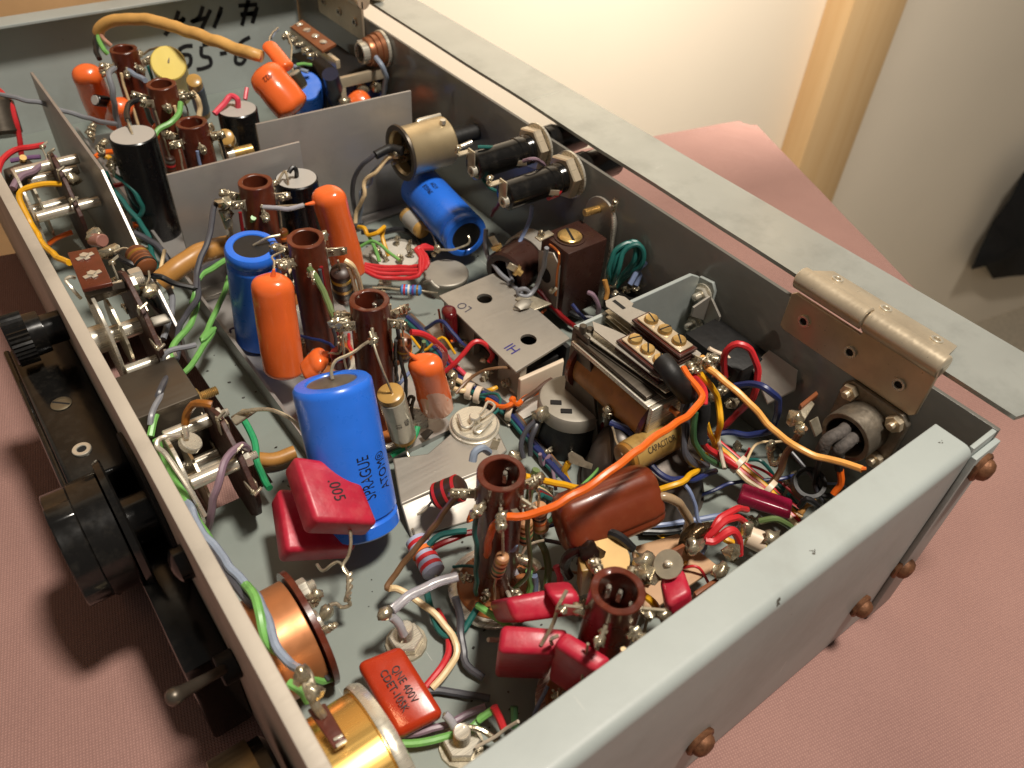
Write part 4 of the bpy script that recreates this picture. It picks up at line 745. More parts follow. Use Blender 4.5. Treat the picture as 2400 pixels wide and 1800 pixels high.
t2 = wire('left grey fabric cable entering the square flanged connector', mat('grey_braid',(84,78,74),.8,0,.3,600,bump=.6,bscale=900), 2.1, [(208,fy+1.5,fz+1.5), s(850,215,69), s(805,250,67), s(785,290,63)], n=12)
wire('right grey fabric cable entering the square flanged connector', MATS['grey_braid'], 2.1, [(208,fy-2,fz-1), s(915,240,68), s(865,280,66), s(855,310,62)], n=12)
wire('black wire dropping from the square flanged connector towards the near corner', 'black', 1.2, [s(785,285,63), s(765,360,54), s(755,430,46), s(790,480,44), s(840,480,44)])
wire('black sleeved stub on the right cable of the square connector', 'black', 1.6, [s(855,305,62.5), s(860,370,57)])
wire('short orange wire under the square flanged connector', 'orange', 1.3, [s(865,370,57), s(868,430,52), s(835,475,48)])
# tag strip with burnt wire beside it
t = thing('tag_strip', 'tinned tag strip with brown insulator standing beside the square connector', 'tag strip', s(690,220,50)); obj('insulator', M().slab([s(690,85,74), s(762,28,74), s(772,42,74), s(700,100,74)],2.2,.3), BROWNL, t)
obj('tag', M().slab([s(660,140,72), s(740,70,73), s(755,85,73), s(690,190,71)],.7,.2), TIN, t); obj('tag', M().slab([s(735,160,66), s(770,140,66), s(790,205,62), s(760,230,60)],.7,.2), TIN, t); obj('solder', M().blob(s(670,150,72),2.4,.5,2,(1,1,1.3),nseed()), SOLD, t, ang=80); obj('solder', M().blob(s(690,200,70),1.6,.5,2,(1,1,1.3),nseed()), SOLD, t, ang=80)
wire('scorched brown wire dropping from the tag strip to the cable bundle', 'brown', 1.4, [s(710,190,68), s(665,250,60), s(620,330,50), s(590,400,42), s(560,435,38)])
t = thing('solder_lug', 'curled bright solder lug below the tag strip', 'solder lug', s(570,330,40)); obj('hook', M().wire([s(570,250,52), s(560,300,46), s(570,345,43), s(600,335,45), s(615,310,48)],1.2,8), SOLD, t, ang=80); obj('bead', M().blob(s(565,270,50),2,.3,2,(1,1,1.2),nseed()), SOLD, t, ang=80)
# laced cable bundle along the floor
s = reg('S3')
for i, (c, l) in enumerate((('red','red wire of the laced bundle, nearest the rear wall'),('dgreen','green wire of the laced bundle'),('yellow','yellow wire of the laced bundle'),('red','second red wire of the laced bundle, beside the cream wire'),('cream','cream wire of the laced bundle'))):
    o = V((1.6-i*1.1, .9-i*.9, -.35*abs(i-2)))
    wire(l, c, 1.15, [s(1400,700,44)+o*1.3, s(1520,800,42)+o, s(1700,960,40)+o, s(1850,1090,38)+o*.8, s(2000,1220,36)+o, s(2120,1310,35)+o*1.4])
for k, (x, y) in enumerate(((1590,880),(1850,1090))):
    c = s(x,y,41-k*2); d = (s(1850,1090,38)-s(1520,800,42)).normalized(); solo('lacing_tie', ('waxed lacing tie on the coloured bundle below the green wire','waxed lacing tie on the coloured bundle beside the maroon block')[k], 'lacing tie', M().ring(c-d, c+d, 3.6, 2.2, 14), WHITEP)
wire('thick red wire leaving the black sleeve towards the bundle', 'red', 1.4, [s(1265,670,62), s(1340,760,56), s(1450,840,50), s(1560,900,44)])
wire('second yellow wire dropping into the bundle', 'yellow', 1.2, [s(1310,520,66), s(1340,620,60), s(1390,720,52)])
# bell-shaped transformer cover and paper capacitor
t = thing('transformer', 'grey brown bell covered transformer below the relay', 'transformer', (160, 113, FL))
bc = (157,112.5)
obj('bell', M().lathe((bc[0],bc[1],FL+.1),(bc[0],bc[1],90),[(0,22.6),(1.2,22.8),(1.8,21.8),(6,21.4),(7,20.6),(13,20.2),(18,18.5),(22,14.5),(24,9),(24.4,.2)],40), TRANSF, t); obj('end_bell', M().lathe((146.5,122,46),(154,116,46),[(0,3),(.3,11.4),(2,12),(5,11.6)],30), mat('dark_lacquer',(54,46,40),.35,.3,.2,60,dirt=(88,78,68),dscale=60,damt=.5), t)
axial('yellow brown waxed paper capacitor with printed lettering below the relay', s(590,840,58), s(1070,580,58), 5.6, WAX, mat('amber_wax',(150,104,44),.3,0,.2,150), leads=[[s(590,800,60), s(540,680,60), s(500,560,58)]], text='|CAPACITOR', face=CAM-s(830,700,58), flip=1, size=2.9)
wire('yellow wire passing over the bell transformer behind the oval capacitor', 'yellow', 1.2, [s(860,1110,52), s(1000,1065,54), s(1130,1010,54), s(1260,890,50), s(1310,800,46)])
# big brown oval capacitor
a, b = s(40,1440,58), s(860,1110,60)
t = thing('oval_capacitor', 'big glossy brown oval moulded capacitor lying over the transformer', 'capacitor', (117,93,50)); m = M(); d = (b-a).normalized(); L = (b-a).length; e1 = V((-.25,-.8,.75)); e1 = (e1-d*e1.dot(d)).normalized(); e2 = d.cross(e1); n = 72; prof = [(0,.55),(.02,.78),(.06,.93),(.12,1),(.5,1.01),(.86,1),(.95,.94),(.985,.8),(1,.55)]
for u, r_ in prof:
    for i in range(n):
        A = 2*math.pi*i/n; ca, sa = math.cos(A), math.sin(A); gx = math.copysign(abs(ca)**.6, ca); gz = math.copysign(abs(sa)**.75, sa); gr = 1-.07*math.exp(-((A-1.75)/.1)**2)-.07*math.exp(-((A-1.0)/.1)**2)-.05*math.exp(-((A-2.5)/.1)**2)
        m.v.append(a+d*(L*u)+e2*(9.8*gx*r_*gr)+e1*(7.2*gz*r_*gr))
for k in range(len(prof)-1):
    for i in range(n): j = (i+1)%n; m.f.append([k*n+i, k*n+j, (k+1)*n+j, (k+1)*n+i])
m.f.append(list(range(n-1,-1,-1))); m.f.append([(len(prof)-1)*n+i for i in range(n)])
obj('body', m, OVAL, t, ang=50)
wire('translucent tan sleeve curving down from the end of the oval capacitor', mat('tan_sleeve',(176,150,118),.25,0,.1,100,trans=.2), 1.7, [s(850,1170,62), s(950,1160,63), s(1060,1210,60), s(1140,1320,52), s(1145,1440,42), s(1110,1510,36)], n=10)
# ================================================================== aluminium block with HI and LO marks
t = thing('selector_block', 'aluminium topped block marked HI and LO with two round holes', 'block', (160, 200, FL)); zt = 46
q = [pz('U3',790,410,zt), pz('U3',1370,170,zt), pz('U3',2150,850,zt), pz('U3',1590,1200,zt)]; cx = (q[0].x+q[3].x)/2; 
tp = obj('top_plate', M().slab(q,1.2,.25), ALU2, t); x0, x1, y0, y1 = q[3].x, q[2].x, q[3].y, q[0].y
obj('base_plate', M().box(x0-9,x1,y0-9,y1+2,FL+.1,FL+1.3,.2), ALU2, t)
obj('side_wall', M().box(x0+3,x0+6,y0+1,y0+15,FL+1.3,zt-1.2).box(x0+3,x0+6,y0+32,y1-1,FL+1.3,zt-1.2), CANM, t); obj('side_wall', M().box(x1-4,x1-2,y0+1,y1-1,FL+1.3,zt-1.2), BLACKM, t); obj('inner_block', M().box(x0+9,x1-5,y0+4,y1-3,FL+1.3,zt-7), BLACKM, t)
for x, y in ((1265,440),(1720,865)): c = pz('U3',x,y,zt); cut(tp, M().cyl(c-UP*4,c+UP*2,3.3,24))
PEN = mat('violet_pen',(44,36,120),.6)
letters('HI', 7, pz('U3',1555,960,zt), (-.12,1,0), (-1,-.12,0), t, PEN, .8, lift=.15); letters('LO', 6, pz('U3',1055,530,zt), (-.2,1,0), (-1,-.2,0), t, mat('pencil',(70,68,84),.6), .8, lift=.15)
obj('cream_bracket', M().slab([pz('U3',1610,1260,41), pz('U3',2080,1050,41), pz('U3',2090,1090,41), pz('U3',1640,1290,41)],12,.5), WHITEP, t); obj('cream_foot', M().slab([pz('U3',1520,1370,31), pz('U3',1640,1300,31), pz('U3',2080,1200,31), pz('U3',1640,1450,31)],1.5,.4), WHITEP, t)
for x, y, z in ((1040,920,33),(1470,1330,33),(1260,1090,36)): c = pz('U3',x,y,z); lug(t, c+V((4,0,-1)), (-1,0,.3), 4.6, 1.3, .35, .1, 1.6)
s = reg('U3')
drop_cap('dark red dipped capacitor standing at the edge of the HI LO block', s(895,540,47), s(920,860,32), 3.2, MAROON, 1.5, up=(.4,1,0))
wire('red wire hooking up into the HI LO block', 'red', 1.15, [s(850,1200,36), s(960,1110,40), s(1080,960,45), s(1180,885,47), s(1290,930,45), s(1350,1020,41), s(1310,1100,38)])
wire('red wire leaving the socket lug and curving over the wiring harness', 'red', 1.3, [s(500,790,78), s(620,810,76), s(760,900,70), s(850,1010,60), s(840,1110,50), s(820,1180,44)])
wire('second red wire running under the orange drop capacitor', 'pink', 1.1, [s(860,1020,44), s(940,1110,38), s(1060,1230,34)])
# round can lid and socket plate on the floor
t = thing('can_lid', 'round flat grey can lid on the floor beside the HI LO block', 'can', (163,251,FL)); c = s(865,180,36); c.z = FL
obj('can', M().lathe(c,c+UP,[(0,9.6),(7,9.6),(7.2,10.3),(8.4,10.3),(8.8,9.8),(8.8,.2)],36), CANM, t); obj('tab', M().wire([s(640,280,33), s(700,260,37), s(740,300,36), s(790,330,35)],.9,8), CANM, t)
t = thing('valve_socket', 'pale round valve socket on the floor with wires soldered around it', 'socket', (140,270,FL)); c = pz('R5',470,1330,FL); c.z = FL
obj('plate', M().lathe(c,c+UP,[(0,17),(1,17),(1.4,16.6),(1.4,.2)],36), CANM, t); obj('wafer', M().lathe(c+UP*1.4,c+UP*3,[(0,11.5),(2,11.5),(2.4,11),(2.4,.2)],30), mat('pale_ceramic',(200,194,182),.4), t)
for k in range(7): d = V((math.cos(k*.9),math.sin(k*.9),0)); lug(t, c+d*7+UP*3.6, (d.x*.3,d.y*.3,1), 4.4, 1.0, .3, 0, 1.1)
for x, y in ((300,1290),(380,1540)): hexnut(t, pz('R5',x,y,FL+1.4), (0,0,1), 3.4, 2.2, NICK, 1, stud=4.5, sr=1.4)
s = reg('R5')
for k, (l, o) in enumerate((('first red wire of the bundle beside the round can lid',0),('second red wire of the bundle beside the round can lid',28),('third red wire of the bundle beside the round can lid',60),('lowest red wire of the bundle beside the round can lid',95))):
    wire(l, 'red', 1.1, [s(200,1360+o*.6,42), s(330,1380+o,41), s(480,1385+o,41), s(640-o*.3,1380+o,42), s(745-o*.7,1385+o*.6,43), s(735-o*.6,1310,45), s(690-o*.5,1230,46), s(720-o*.4,1200+o*.3,46), s(790,1225,44)])
wire('yellow wire twisting over a black cable beside the film capacitor', 'yellow', 1.2, [s(150,1040,44), s(200,1050,46), s(230,1105,44), s(310,1090,46), s(370,1035,46), s(350,1110,42), s(380,1220,38), s(415,1290,35)])
wire('green wire dropping into the pale valve socket', 'green', 1.0, [s(240,1120,42), s(290,1230,38), s(330,1340,34)])
wire('black cable lying along the floor under the lying blue capacitor', 'black', 1.7, [s(170,1080,36), s(380,1085,35), s(520,1070,33), s(640,1120,31), s(700,1230,30), s(760,1300,30)])
resistor('small blue resistor with a long white lead beside the can lid', s(510,1580,44), s(695,1590,44), 2.1, 'blue', 'rwvd', [[s(510,1580,44), s(400,1570,44), s(270,1565,44)], [s(690,1590,44), s(760,1600,43), s(830,1610,41)]], dog=True)
# tall banded resistor, brown resistors by the sockets
s = reg('R4')
resistor('upright brown resistor with yellow and dark bands beside a cream wire', s(1650,1040,72), s(1690,1290,52), 4.2, 'dark', 'ykdkn', [[s(1650,1040,72), s(1630,960,78)]])
wire('cream wire dropping from the socket lug beside the banded resistor', 'cream', 1.2, [s(1690,960,80), s(1760,1010,78), s(1800,1110,70), s(1840,1240,60)])
wire('second cream wire behind the banded resistor', 'cream', 1.0, [s(1720,1010,78), s(1760,1130,68), s(1790,1240,58)])
wire('olive green wire running between two brown sockets', 'olive', 1.35, [s(1380,1030,80), s(1450,1110,79), s(1520,1270,77), s(1570,1390,76), s(1610,1480,77)])
wire('green wire rising to the front lug of the socket by the shield plate', 'green', 1.3, [s(900,590,76), s(880,650,70), s(870,720,60)])
wire('thin violet lead hanging behind the upright orange capacitor', 'mauve', .6, [s(1190,1050,70), s(1220,1150,64), s(1270,1220,60), s(1400,1220,60)])
s = reg('R7')
resistor('brown resistor with a yellow band beside the right hand socket lug', s(1640,530,74), s(1650,690,60), 2.9, 'brown', 'nydk', [[s(1640,530,74), s(1640,440,79)], [s(1650,690,60), s(1620,880,44)]])
resistor('maroon resistor standing against the brown socket beside the film capacitor', s(1460,720,60), s(1440,960,40), 2.9, 'maroon', 'rkr', [[s(1460,720,60), s(1450,560,74)]])
wire('black wire standing beside the brown resistor and socket', 'black', .8, [s(1580,540,76), s(1575,720,62), s(1590,930,40)])
resistor('dark red resistor behind the big blue capacitor top', s(1090,640,64), s(1110,770,54), 3.3, 'maroon', 'rw', [[s(1085,640,64), s(1080,560,72)]])
wire('jade green wire arching beside the film capacitor base', 'jade', 1.3, [s(1540,1540,32), s(1640,1470,34), s(1730,1380,36), s(1765,1290,38)])
# harness on the floor
s = reg('U3'); HB = [(470,640),(620,780),(760,960),(900,1130),(1050,1300),(1200,1400),(1380,1500),(1500,1600)]
for i, (c, l) in enumerate((('teal','teal wire of the floor harness'),('blue','dark blue wire of the floor harness'),('dgrey','dark grey wire of the floor harness'),('brown','brown wire of the floor harness'))):
    o = V((-1.8+i*1.2, -1.1+i*.8, 1.3-abs(i-1.4)))
    wire(l, c, 1.15, [s(x,y,32)+o for x, y in HB]+[pz('S2',1310,290,31)+o, pz('S2',1420,430,31)+o*.8, pz('S2',1560,600,31)+o, pz('S2',1700,760,31)+o])
for k, (x, y) in enumerate(((1110,1400),(1200,1440),(1530,1620),(1090,1300))): c = s(x,y,33); d = V((.55,-.83,0)); solo('lacing_tie', ('cloth lacing tie on the floor harness behind the orange twist','cloth lacing tie on the floor harness next to the twist','cloth lacing tie on the floor harness at the solder post','cloth lacing tie on the floor harness below the drop capacitor')[k], 'lacing tie', M().ring(c-d*1.1, c+d*1.1, 3.5, 2.2, 14), WHITEP)
wire('orange wire twisting round the floor harness to the grey can', 'orange', 1.25, [s(1290,1490,34), s(1400,1550,36), s(1490,1560,38), s(1570,1490,39), s(1540,1480,40), s(1600,1540,37), s(1700,1460,35), s(1840,1400,34), s(1930,1370,33)])
wire('cream wire bending under the orange drop capacitor', 'cream', 1.2, [s(900,1360,34), s(1000,1385,35), s(1070,1380,35), s(1080,1340,34), s(980,1290,33), s(900,1220,32)])
wire('brown wire passing across the orange harness twist', 'dbrown', 1.1, [s(1560,1600,33), s(1640,1520,36), s(1800,1390,36), s(1960,1280,36)])
wire('yellow wire stub beside the HI LO block corner', 'yellow', 1.1, [s(1290,1400,32), s(1340,1380,33), s(1390,1360,33)])
t = thing('solder_post', 'tall solder post with looped dark wires beside the grey can', 'terminal', pz('S2',1500,420,FL)); obj('post', M().cyl(pz('S2',1480,480,FL), pz('S2',1540,260,50), 1.2, 10), TIN, t); obj('solder', M().blob(pz('S2',1535,270,50),2.6,.45,2,(1.2,1,1.2),nseed()), SOLD, t, ang=80)
wire('left dark grey wire looping down from the solder post', 'dgrey', 1.1, [pz('S2',1500,310,49), pz('S2',1420,400,46), pz('S2',1365,520,42), pz('S2',1390,640,38)])
wire('right dark grey wire looping down from the solder post', 'dgrey', 1.1, [pz('S2',1510,330,48), pz('S2',1480,420,46), pz('S2',1450,520,42), pz('S2',1450,620,38)])
# grey round can under the relay
t = thing('metal_can', 'pale grey round can with two slots beneath the relay', 'can', (147,143,FL)); c = pz('R6',530,1400,50); c.z = FL
obj('skirt', M().lathe(c,c+UP,[(0,12.3),(16,12.3),(16.2,11.9)],36), BLACKM, t); obj('lid', M().lathe(c+UP*16,c+UP*30,[(0,12.7),(4.2,12.7),(5.4,12.0),(5.8,10.6),(5.8,.2)],40), CANM, t)
for x, y in ((380,1450),(470,1525)): p = pz('R6',x,y,50); obj('slot', M().obox(p,(.8,-.6,0),(.6,.8,0),UP,2.0,1.0,.25), HOLE, t)
for a_ in (200,235,280,330,20): d = V((math.cos(rad(a_)),math.sin(rad(a_)),0)); lug(t, c+d*12+UP*5, d, 4, 1.2, .35, .3, 1.3)
# rail bracket with washer and cotter pin
s = reg('S2')
t = thing('rail_bracket', 'pale aluminium bracket with a large washer and cotter pin', 'bracket', (96,150,FL)); z = 35
poly = [s(330,1040,z), s(260,640,z), s(560,600,z), s(770,420,z), s(760,350,z), s(940,245,z), s(1120,300,z), s(1250,570,z), s(1010,760,z), s(640,900,z)]
obj('plate', M().prism(poly,(0,0,-1.6)), ALU2, t, bev=.5); lowp = [s(330,1040,z), s(1010,760,z), s(1000,1150,29.5), s(520,1270,29.5), s(350,1150,29.5)]
obj('skirt', M().slab([s(335,1045,z-.1), s(1010,765,z-.1), s(1010,1160,29), s(420,1330,29)],1.3,.4), ALU2, t)
c = s(965,370,z); w_ = obj('washer', M().lathe(c,c+UP,[(0,9.4),(1.0,9.4),(1.2,8.9),(1.2,8.6),(2.2,8.6),(2.6,8.2),(2.6,.2)],36), NICK, t); obj('pin', M().cyl(c+UP*2.4,c+UP*6,2.1,16,ch=.4), NICK, t)
obj('cotter_pin', M().wire([c+V((-4,5,4.6)), c+V((-6,-1,4.6)), c+V((-3,-2.4,4.6)), c+V((0,0,4.6)), c+V((5,1.4,4.6)), c+V((9,4,4.8)), c+V((10,1.4,4.8)), c+V((7,-.6,4.6)), c+V((2,-1.2,4.6))],.55,8), NICK, t); obj('cotter_pin', M().wire([c+V((5,-3.6,3.4)), c+V((-1,-6,3.4)), c+V((-3,-5,3.4)), c+V((-2,-3.6,3.6)), c+V((1,-3,3.6))],.55,8), NICK, t)
lug(t, s(1130,560,35), (.2,-.2,1), 5, 1.4, .35, .5, .0)
t = thing('washer', 'dark washer with a wire hook beside the clear film capacitor', 'washer', s(480,350,FL)); obj('disc', M().cyl(s(440,330,30.5), s(440,330,32), 5.6, 24, ch=.3), NICK, t); obj('eye', M().wire([s(400,190,40), s(390,150,42), s(410,110,43), s(440,120,43), s(430,160,41), s(420,240,37), s(430,300,33)],.7,8), STEEL, t); obj('wing', M().slab([s(490,430,33), s(560,380,35), s(605,400,36), s(530,480,33)],1.2,.4), STEEL, t)
# resistors near the front sockets
resistor('dark resistor with red bands behind the socket with the orange wire', s(610,990,44), s(880,880,50), 4.6, 'dark', 'rrr', [[s(610,1000,44), s(540,1080,42), s(470,1130,41)]])
resistor('pale blue resistor with red and orange bands lying on the floor', s(450,1330,36), s(630,1650,35), 3.4, 'pale', 'rorr', [[s(450,1330,36), s(430,1250,40)], [s(620,1630,35), pz('S6',1760,180,34), pz('S6',1820,215,35)]], dog=True)
resistor('small tan resistor standing beside the socket with orange wire', s(1520,1060,62), s(1540,1250,50), 2.4, 'tan', 'nkod', [[s(1520,1060,62), s(1515,960,70), s(1500,900,76)], [s(1540,1250,50), s(1570,1320,45)]], dog=True)
t = thing('diode', 'small glass diode hanging on the socket with the orange wire', 'diode', s(1250,1500,45)); obj('glass', M().lathe(s(1280,1350,60), s(1240,1590,46), [(0,.8),(.5,1.9),(3,2.1),(9,1.9),(11,1.9),(11.4,1)],16), mat('glass_dark',(60,62,74),.08,0,.1,100,trans=.4), t); obj('blue_ring', M().ring(s(1265,1370,59), s(1250,1420,57.5), 2.7, 1.3, 18), mat('pale_blue_bead',(150,180,210),.15), t); obj('solder', M().blob(s(1275,1310,62),1.5,.2,2,(1,1,1),nseed()), SOLD, t, ang=80); lead(t,[s(1270,1300,62), s(1235,1200,70), s(1240,1120,78)],.45)
obj('tag', M().obox(s(1280,1050,80),(.35,-.55,-.9),(.9,.3,0),(0,1,-.6),4.6,1.0,.35,.1), TIN, t); obj('sleeve', M().cyl(s(1290,1560,44), s(1330,1650,42), .9, 10), CLEAR, t)
wire('scorched tan wire crossing over the pale blue resistor', 'brown', 1.15, [s(830,950,74), s(720,1080,66), s(580,1280,56), s(420,1480,48), s(270,1659,42), pz('S6',1350,250,40), pz('S6',1370,265,40)])
wire('cream wire curving over the floor below the clear sleeved lead', 'cream', 1.2, [pz('S6',1370,262,40), pz('S6',1450,270,38), pz('S6',1650,400,36), pz('S6',1800,540,34), pz('S6',1880,660,33), pz('S6',1880,800,32), pz('S6',1800,930,32), pz('S6',1700,1040,31)])
wire('dark red wire passing behind the socket with the orange wire', 'dred', 1.25, [s(600,1420,36), s(760,1340,38), s(900,1290,38), s(1010,1280,38)])
wire('dark green wire passing behind the socket beside the dark red wire', 'teal', 1.2, [s(560,1400,38), s(660,1310,40), s(780,1270,41), s(900,1270,41)])
wire('yellow wire running from the socket under the orange wire', 'yellow', 1.2, [s(1400,800,74), s(1600,840,70), s(1800,890,64), s(2000,945,58), s(2120,1000,54)])
wire('dark blue wire running past the tinned key towards the oval capacitor', 'blue', 1.25, [s(1490,550,40), s(1600,660,42), s(1720,790,44), s(1820,920,44), s(1900,1040,42)])
wire('olive wire dropping along the side of the socket with the orange wire', 'olive', 1.4, [s(1500,740,76), s(1450,880,70), s(1430,1080,60), s(1480,1260,50), s(1560,1420,42), s(1600,1560,38), pz('S5',735,500,35), pz('S5',730,570,34)])
wire('mauve wire ringed round the socket with the orange wire', 'mauve', .9, [s(960,1090,66), s(1010,1150,63), s(1080,1195,62), s(1140,1210,62)])
wire('pale translucent wire on the rear lug of the socket with the orange wire', 'sky', 1.3, [s(950,670,82), s(970,590,84), s(1030,555,84), s(1090,590,80)])
for i in range(5): wire('thin wire hanging in the tangle behind the oval capacitor end, '+('green','cream','dark','red','teal')[i]+' one', ('dgreen','cream','dgrey','dred','teal')[i], 1.0, [s(1500+i*12,880+20*i,60), s(1580+22*i,930+25*i,54-i), s(1660+14*i,1050+10*i,46-i), s(1640-12*i,1160+15*i,42-i), s(1560-20*i,1210+20*i,40)])
t = thing('tinned_key', 'tinned key shaped tag beside the dark end bell', 'solder tag', s(1880,680,50)); obj('tab', M().prism([s(1775,600,52), s(1810,580,53), s(1900,630,50), s(1920,660,49), s(1990,690,47), s(1980,730,46), s(1850,690,48), s(1790,670,50)],(0,0,-.7)), TIN, t, bev=.1)
wire('yellow wire stub under the tinned key shaped tag', 'yellow', 1.3, [s(1780,680,48), s(1745,760,44), s(1770,840,40)])
# clear sleeved lead to the nut on the floor
s = reg('S6')
solo('sleeve', 'long clear plastic sleeve leading from the socket to a solder bead', 'sleeve', M().wire([s(1900,170,50), s(1700,230,50), s(1530,320,50), s(1390,430,50)], 1.5, 10), CLEAR)
solo('sleeve', 'short clear plastic sleeve leading from the solder bead to the red brown capacitor', 'sleeve', M().wire([s(1385,480,49), s(1440,540,46), s(1480,620,42)], 1.3, 10), CLEAR)
wire('bare lead inside the clear plastic sleeves', LEAD, .4, [s(1900,170,50), s(1700,230,50), s(1530,320,50), s(1370,445,50), s(1385,480,49), s(1440,540,46), s(1480,640,41), s(1460,690,40)])
solo('solder_joint', 'round solder bead at the bend of the clear sleeved lead', 'solder joint', M().blob(s(1335,460,50),1.9,.2,2,(1.2,1,1),4), SOLD, ang=80)
slab_cap('flat red brown dipped capacitor with printed rating lying over the floor wires', [s(1110,830,41), s(1460,690,41), s(1800,1230,38), s(1430,1420,36)], 5.5, REDBR, 2.0, [[s(1790,1235,36), s(1880,1340,33), s(1950,1410,31)]], text='QNE 400V\nCDET-105K', ln=1, tsz=3.2, sx=.8, lift=.75)
solo('sleeve', 'clear sleeve on the near lead of the red brown capacitor', 'sleeve', M().wire([s(1800,1240,36), s(1880,1340,33.5), s(1940,1400,31.5)], 1.2, 10), CLEAR)
for k, (x, y, l) in enumerate(((1500,690,'hex nut with stud beside the far corner of the red brown capacitor'),(1930,1490,'hex nut with stud and toothed washer below the red brown capacitor'))):
    c = s(x,y,FL); c.z = FL; t = thing('stud_nut', l, 'nut', c); hexnut(t, c+UP*1, (0,0,1), 5.2, 3.4, NICK, .5+k, stud=5, sr=2.4); obj('toothed_washer', M().lathe(c,c+UP,[(0,6.4),(1,6.2),(1,2)],14), TIN, t)
    if k: obj('hook', M().wire([c+V((1,1,9)), c+V((4,-1,8)), c+V((6,-4,7)), c+V((7,-6,6))],.8,8), SOLD, t)
wire('green wire curving over the floor below the red brown capacitor', 'green', 1.25, [s(1420,1470,32), s(1600,1460,32), s(1820,1410,32), s(1980,1360,33), s(2100,1260,34), pz('S5',230,1540,35), pz('S5',330,1470,36)])
wire('dark brown wire beside the green wire under the red brown capacitor', 'mauve', 1.2, [s(1480,1400,31), s(1650,1370,31), s(1850,1300,31), s(2000,1230,31), s(2120,1180,32)])
wire('pink red wire running under the cream wire on the floor', 'red', 1.2, [s(1640,1040,31), s(1760,890,31), s(1830,740,31), s(1810,560,31), s(1740,430,31)])
wire('dark teal wire looping on the floor below the base of the socket', 'teal', 1.2, [s(1660,290,36), s(1700,450,34), s(1760,590,32), s(1850,640,32), s(1960,570,33), s(2060,410,36), pz('S5',225,690,38)])
wire('green wire at the base of the socket with the orange wire', 'green', 1.25, [pz('S5',215,690,38), pz('S5',300,750,38), pz('S5',400,810,38), pz('S5',480,870,36)])
wire('dark wire running along the floor behind the red brown capacitor', 'dgrey', 1.3, [s(1660,1060,30), s(1800,1050,30), s(1950,1080,30), s(2150,1120,30)])
wire('thick dark grey cable dropping from the socket base to the floor', 'dgrey', 1.4, [s(1880,330,40), s(1920,480,36), s(1930,700,32), s(1970,860,31), s(2100,960,30)])
solo('wire', 'thin white lead stretched from the stud nut to the near end wall', 'wire', M().wire([s(2040,1500,34), s(2157,1440,36), pz('S5',430,1600,40), pz('S5',520,1550,44)], .5, 7), WM['white'])
# ================================================================== red blocks round the first socket
s = reg('S5')
slab_cap('red moulded block lying behind the pair beside the first socket', [s(420,640,68), s(760,570,68), s(1010,755,64), s(495,825,64)], 30, RED, 1.8)
slab_cap('small red moulded block touching the first socket', [s(730,600,72), s(960,580,72), s(1000,690,69), s(820,745,69)], 10, RED, 1.8)
slab_cap('tall red moulded block standing beside the first socket', [s(395,830,72), s(900,865,72), s(810,1060,70), s(365,1045,70)], 40, RED, 1.6, [[s(690,985,71), s(760,860,75), s(820,700,80), s(880,580,83)]])
slab_cap('red moulded block leaning against the near end wall beside the first socket', [s(775,985,76), s(870,868,77), s(1225,1085,76), s(1105,1195,75)], 34, RED, 1.6, [[s(770,980,72), s(765,945,76), s(820,915,77)]])
slab_cap('red moulded block standing beside the tan fibre board', [s(1560,480,60), s(1740,395,62), s(1810,600,62), s(1620,700,60)], 13, RED, 1.8)
slab_cap('maroon moulded block lying below the laced bundle', [pz('S3',1600,1140,44), pz('S3',2040,1290,44), pz('S3',2030,1370,40), pz('S3',1560,1230,40)], 7, mat('maroon_block',(130,22,52),.25,0,.1,200,bump=.2,bscale=200), 1.0)
# tan fibre board with paxolin strips
t = thing('fibre_board', 'tan fibre board between two paxolin strips behind the first socket', 'board', s(1500,450,FL)); obj('board', M().slab([s(1360,260,40), s(1700,160,40), s(2000,400,40), s(1460,760,38)],1.5,.2), TANB, t)
obj('strip', M().slab([s(1530,330,54), s(1740,230,54), s(1760,250,54), s(1550,360,54)],9,.2), BROWNL, t); obj('strip', M().slab([s(1820,590,50), s(1990,480,50), s(2010,500,50), s(1840,620,50)],9,.2), BROWNL, t); obj('strip', M().slab([s(1500,450,46), s(1540,360,46), s(1560,380,46), s(1520,470,46)],6,.2), BROWNL, t)
o = lug(t, s(1560,480,58), (.9,.5,.5), 6, 1.6, .4, .4, 0); obj('round_tag', M().lathe(s(1630,385,64), s(1650,400,62), [(0,4.2),(.6,4.2)], 24), TIN, t); obj('tag_rivet', M().blob(s(1630,383,64.4),1.1,.1,2,(1,1,.7),3), NICK, t)
for x, y, z in ((1450,360,60),(1820,260,52),(2100,300,54),(2010,440,52),(1470,480,60)): solder(t, s(x,y,z), random.uniform(2.2,3), (1.2,1,1.1), .55)
t = thing('ceramic_terminal', 'burnt tan ceramic terminal with black sleeve beside the oval capacitor', 'terminal', s(1150,320,45)); obj('disc', M().lathe(s(1190,330,58), s(1130,420,50), [(0,2.8),(0,6.4),(2,6.6),(2.2,3)], 28), mat('tan_ceramic',(218,178,112),.45,0,.1,100,dirt=(120,72,30),dscale=90,damt=.6), t); obj('char', M().blob(s(1060,340,56),4.2,.5,2,(.7,1,1.5),12), mat('charred',(34,22,16),.4,0,.3,300,bump=.8,bscale=300), t, ang=80)
obj('strap', M().wire([s(1000,260,58), s(900,320,54), s(860,400,48), s(900,480,44)],1.6,8), mat('charred',(34,22,16)), t); obj('column', M().slab([s(960,330,56), s(1040,320,56), s(1040,480,44), s(950,520,42)],5,.4), WAX, t)
wire('bent black sleeve on the burnt ceramic terminal', 'black', 1.7, [s(1150,190,56), s(1190,160,59), s(1240,170,60), s(1310,220,59), s(1370,275,57)])
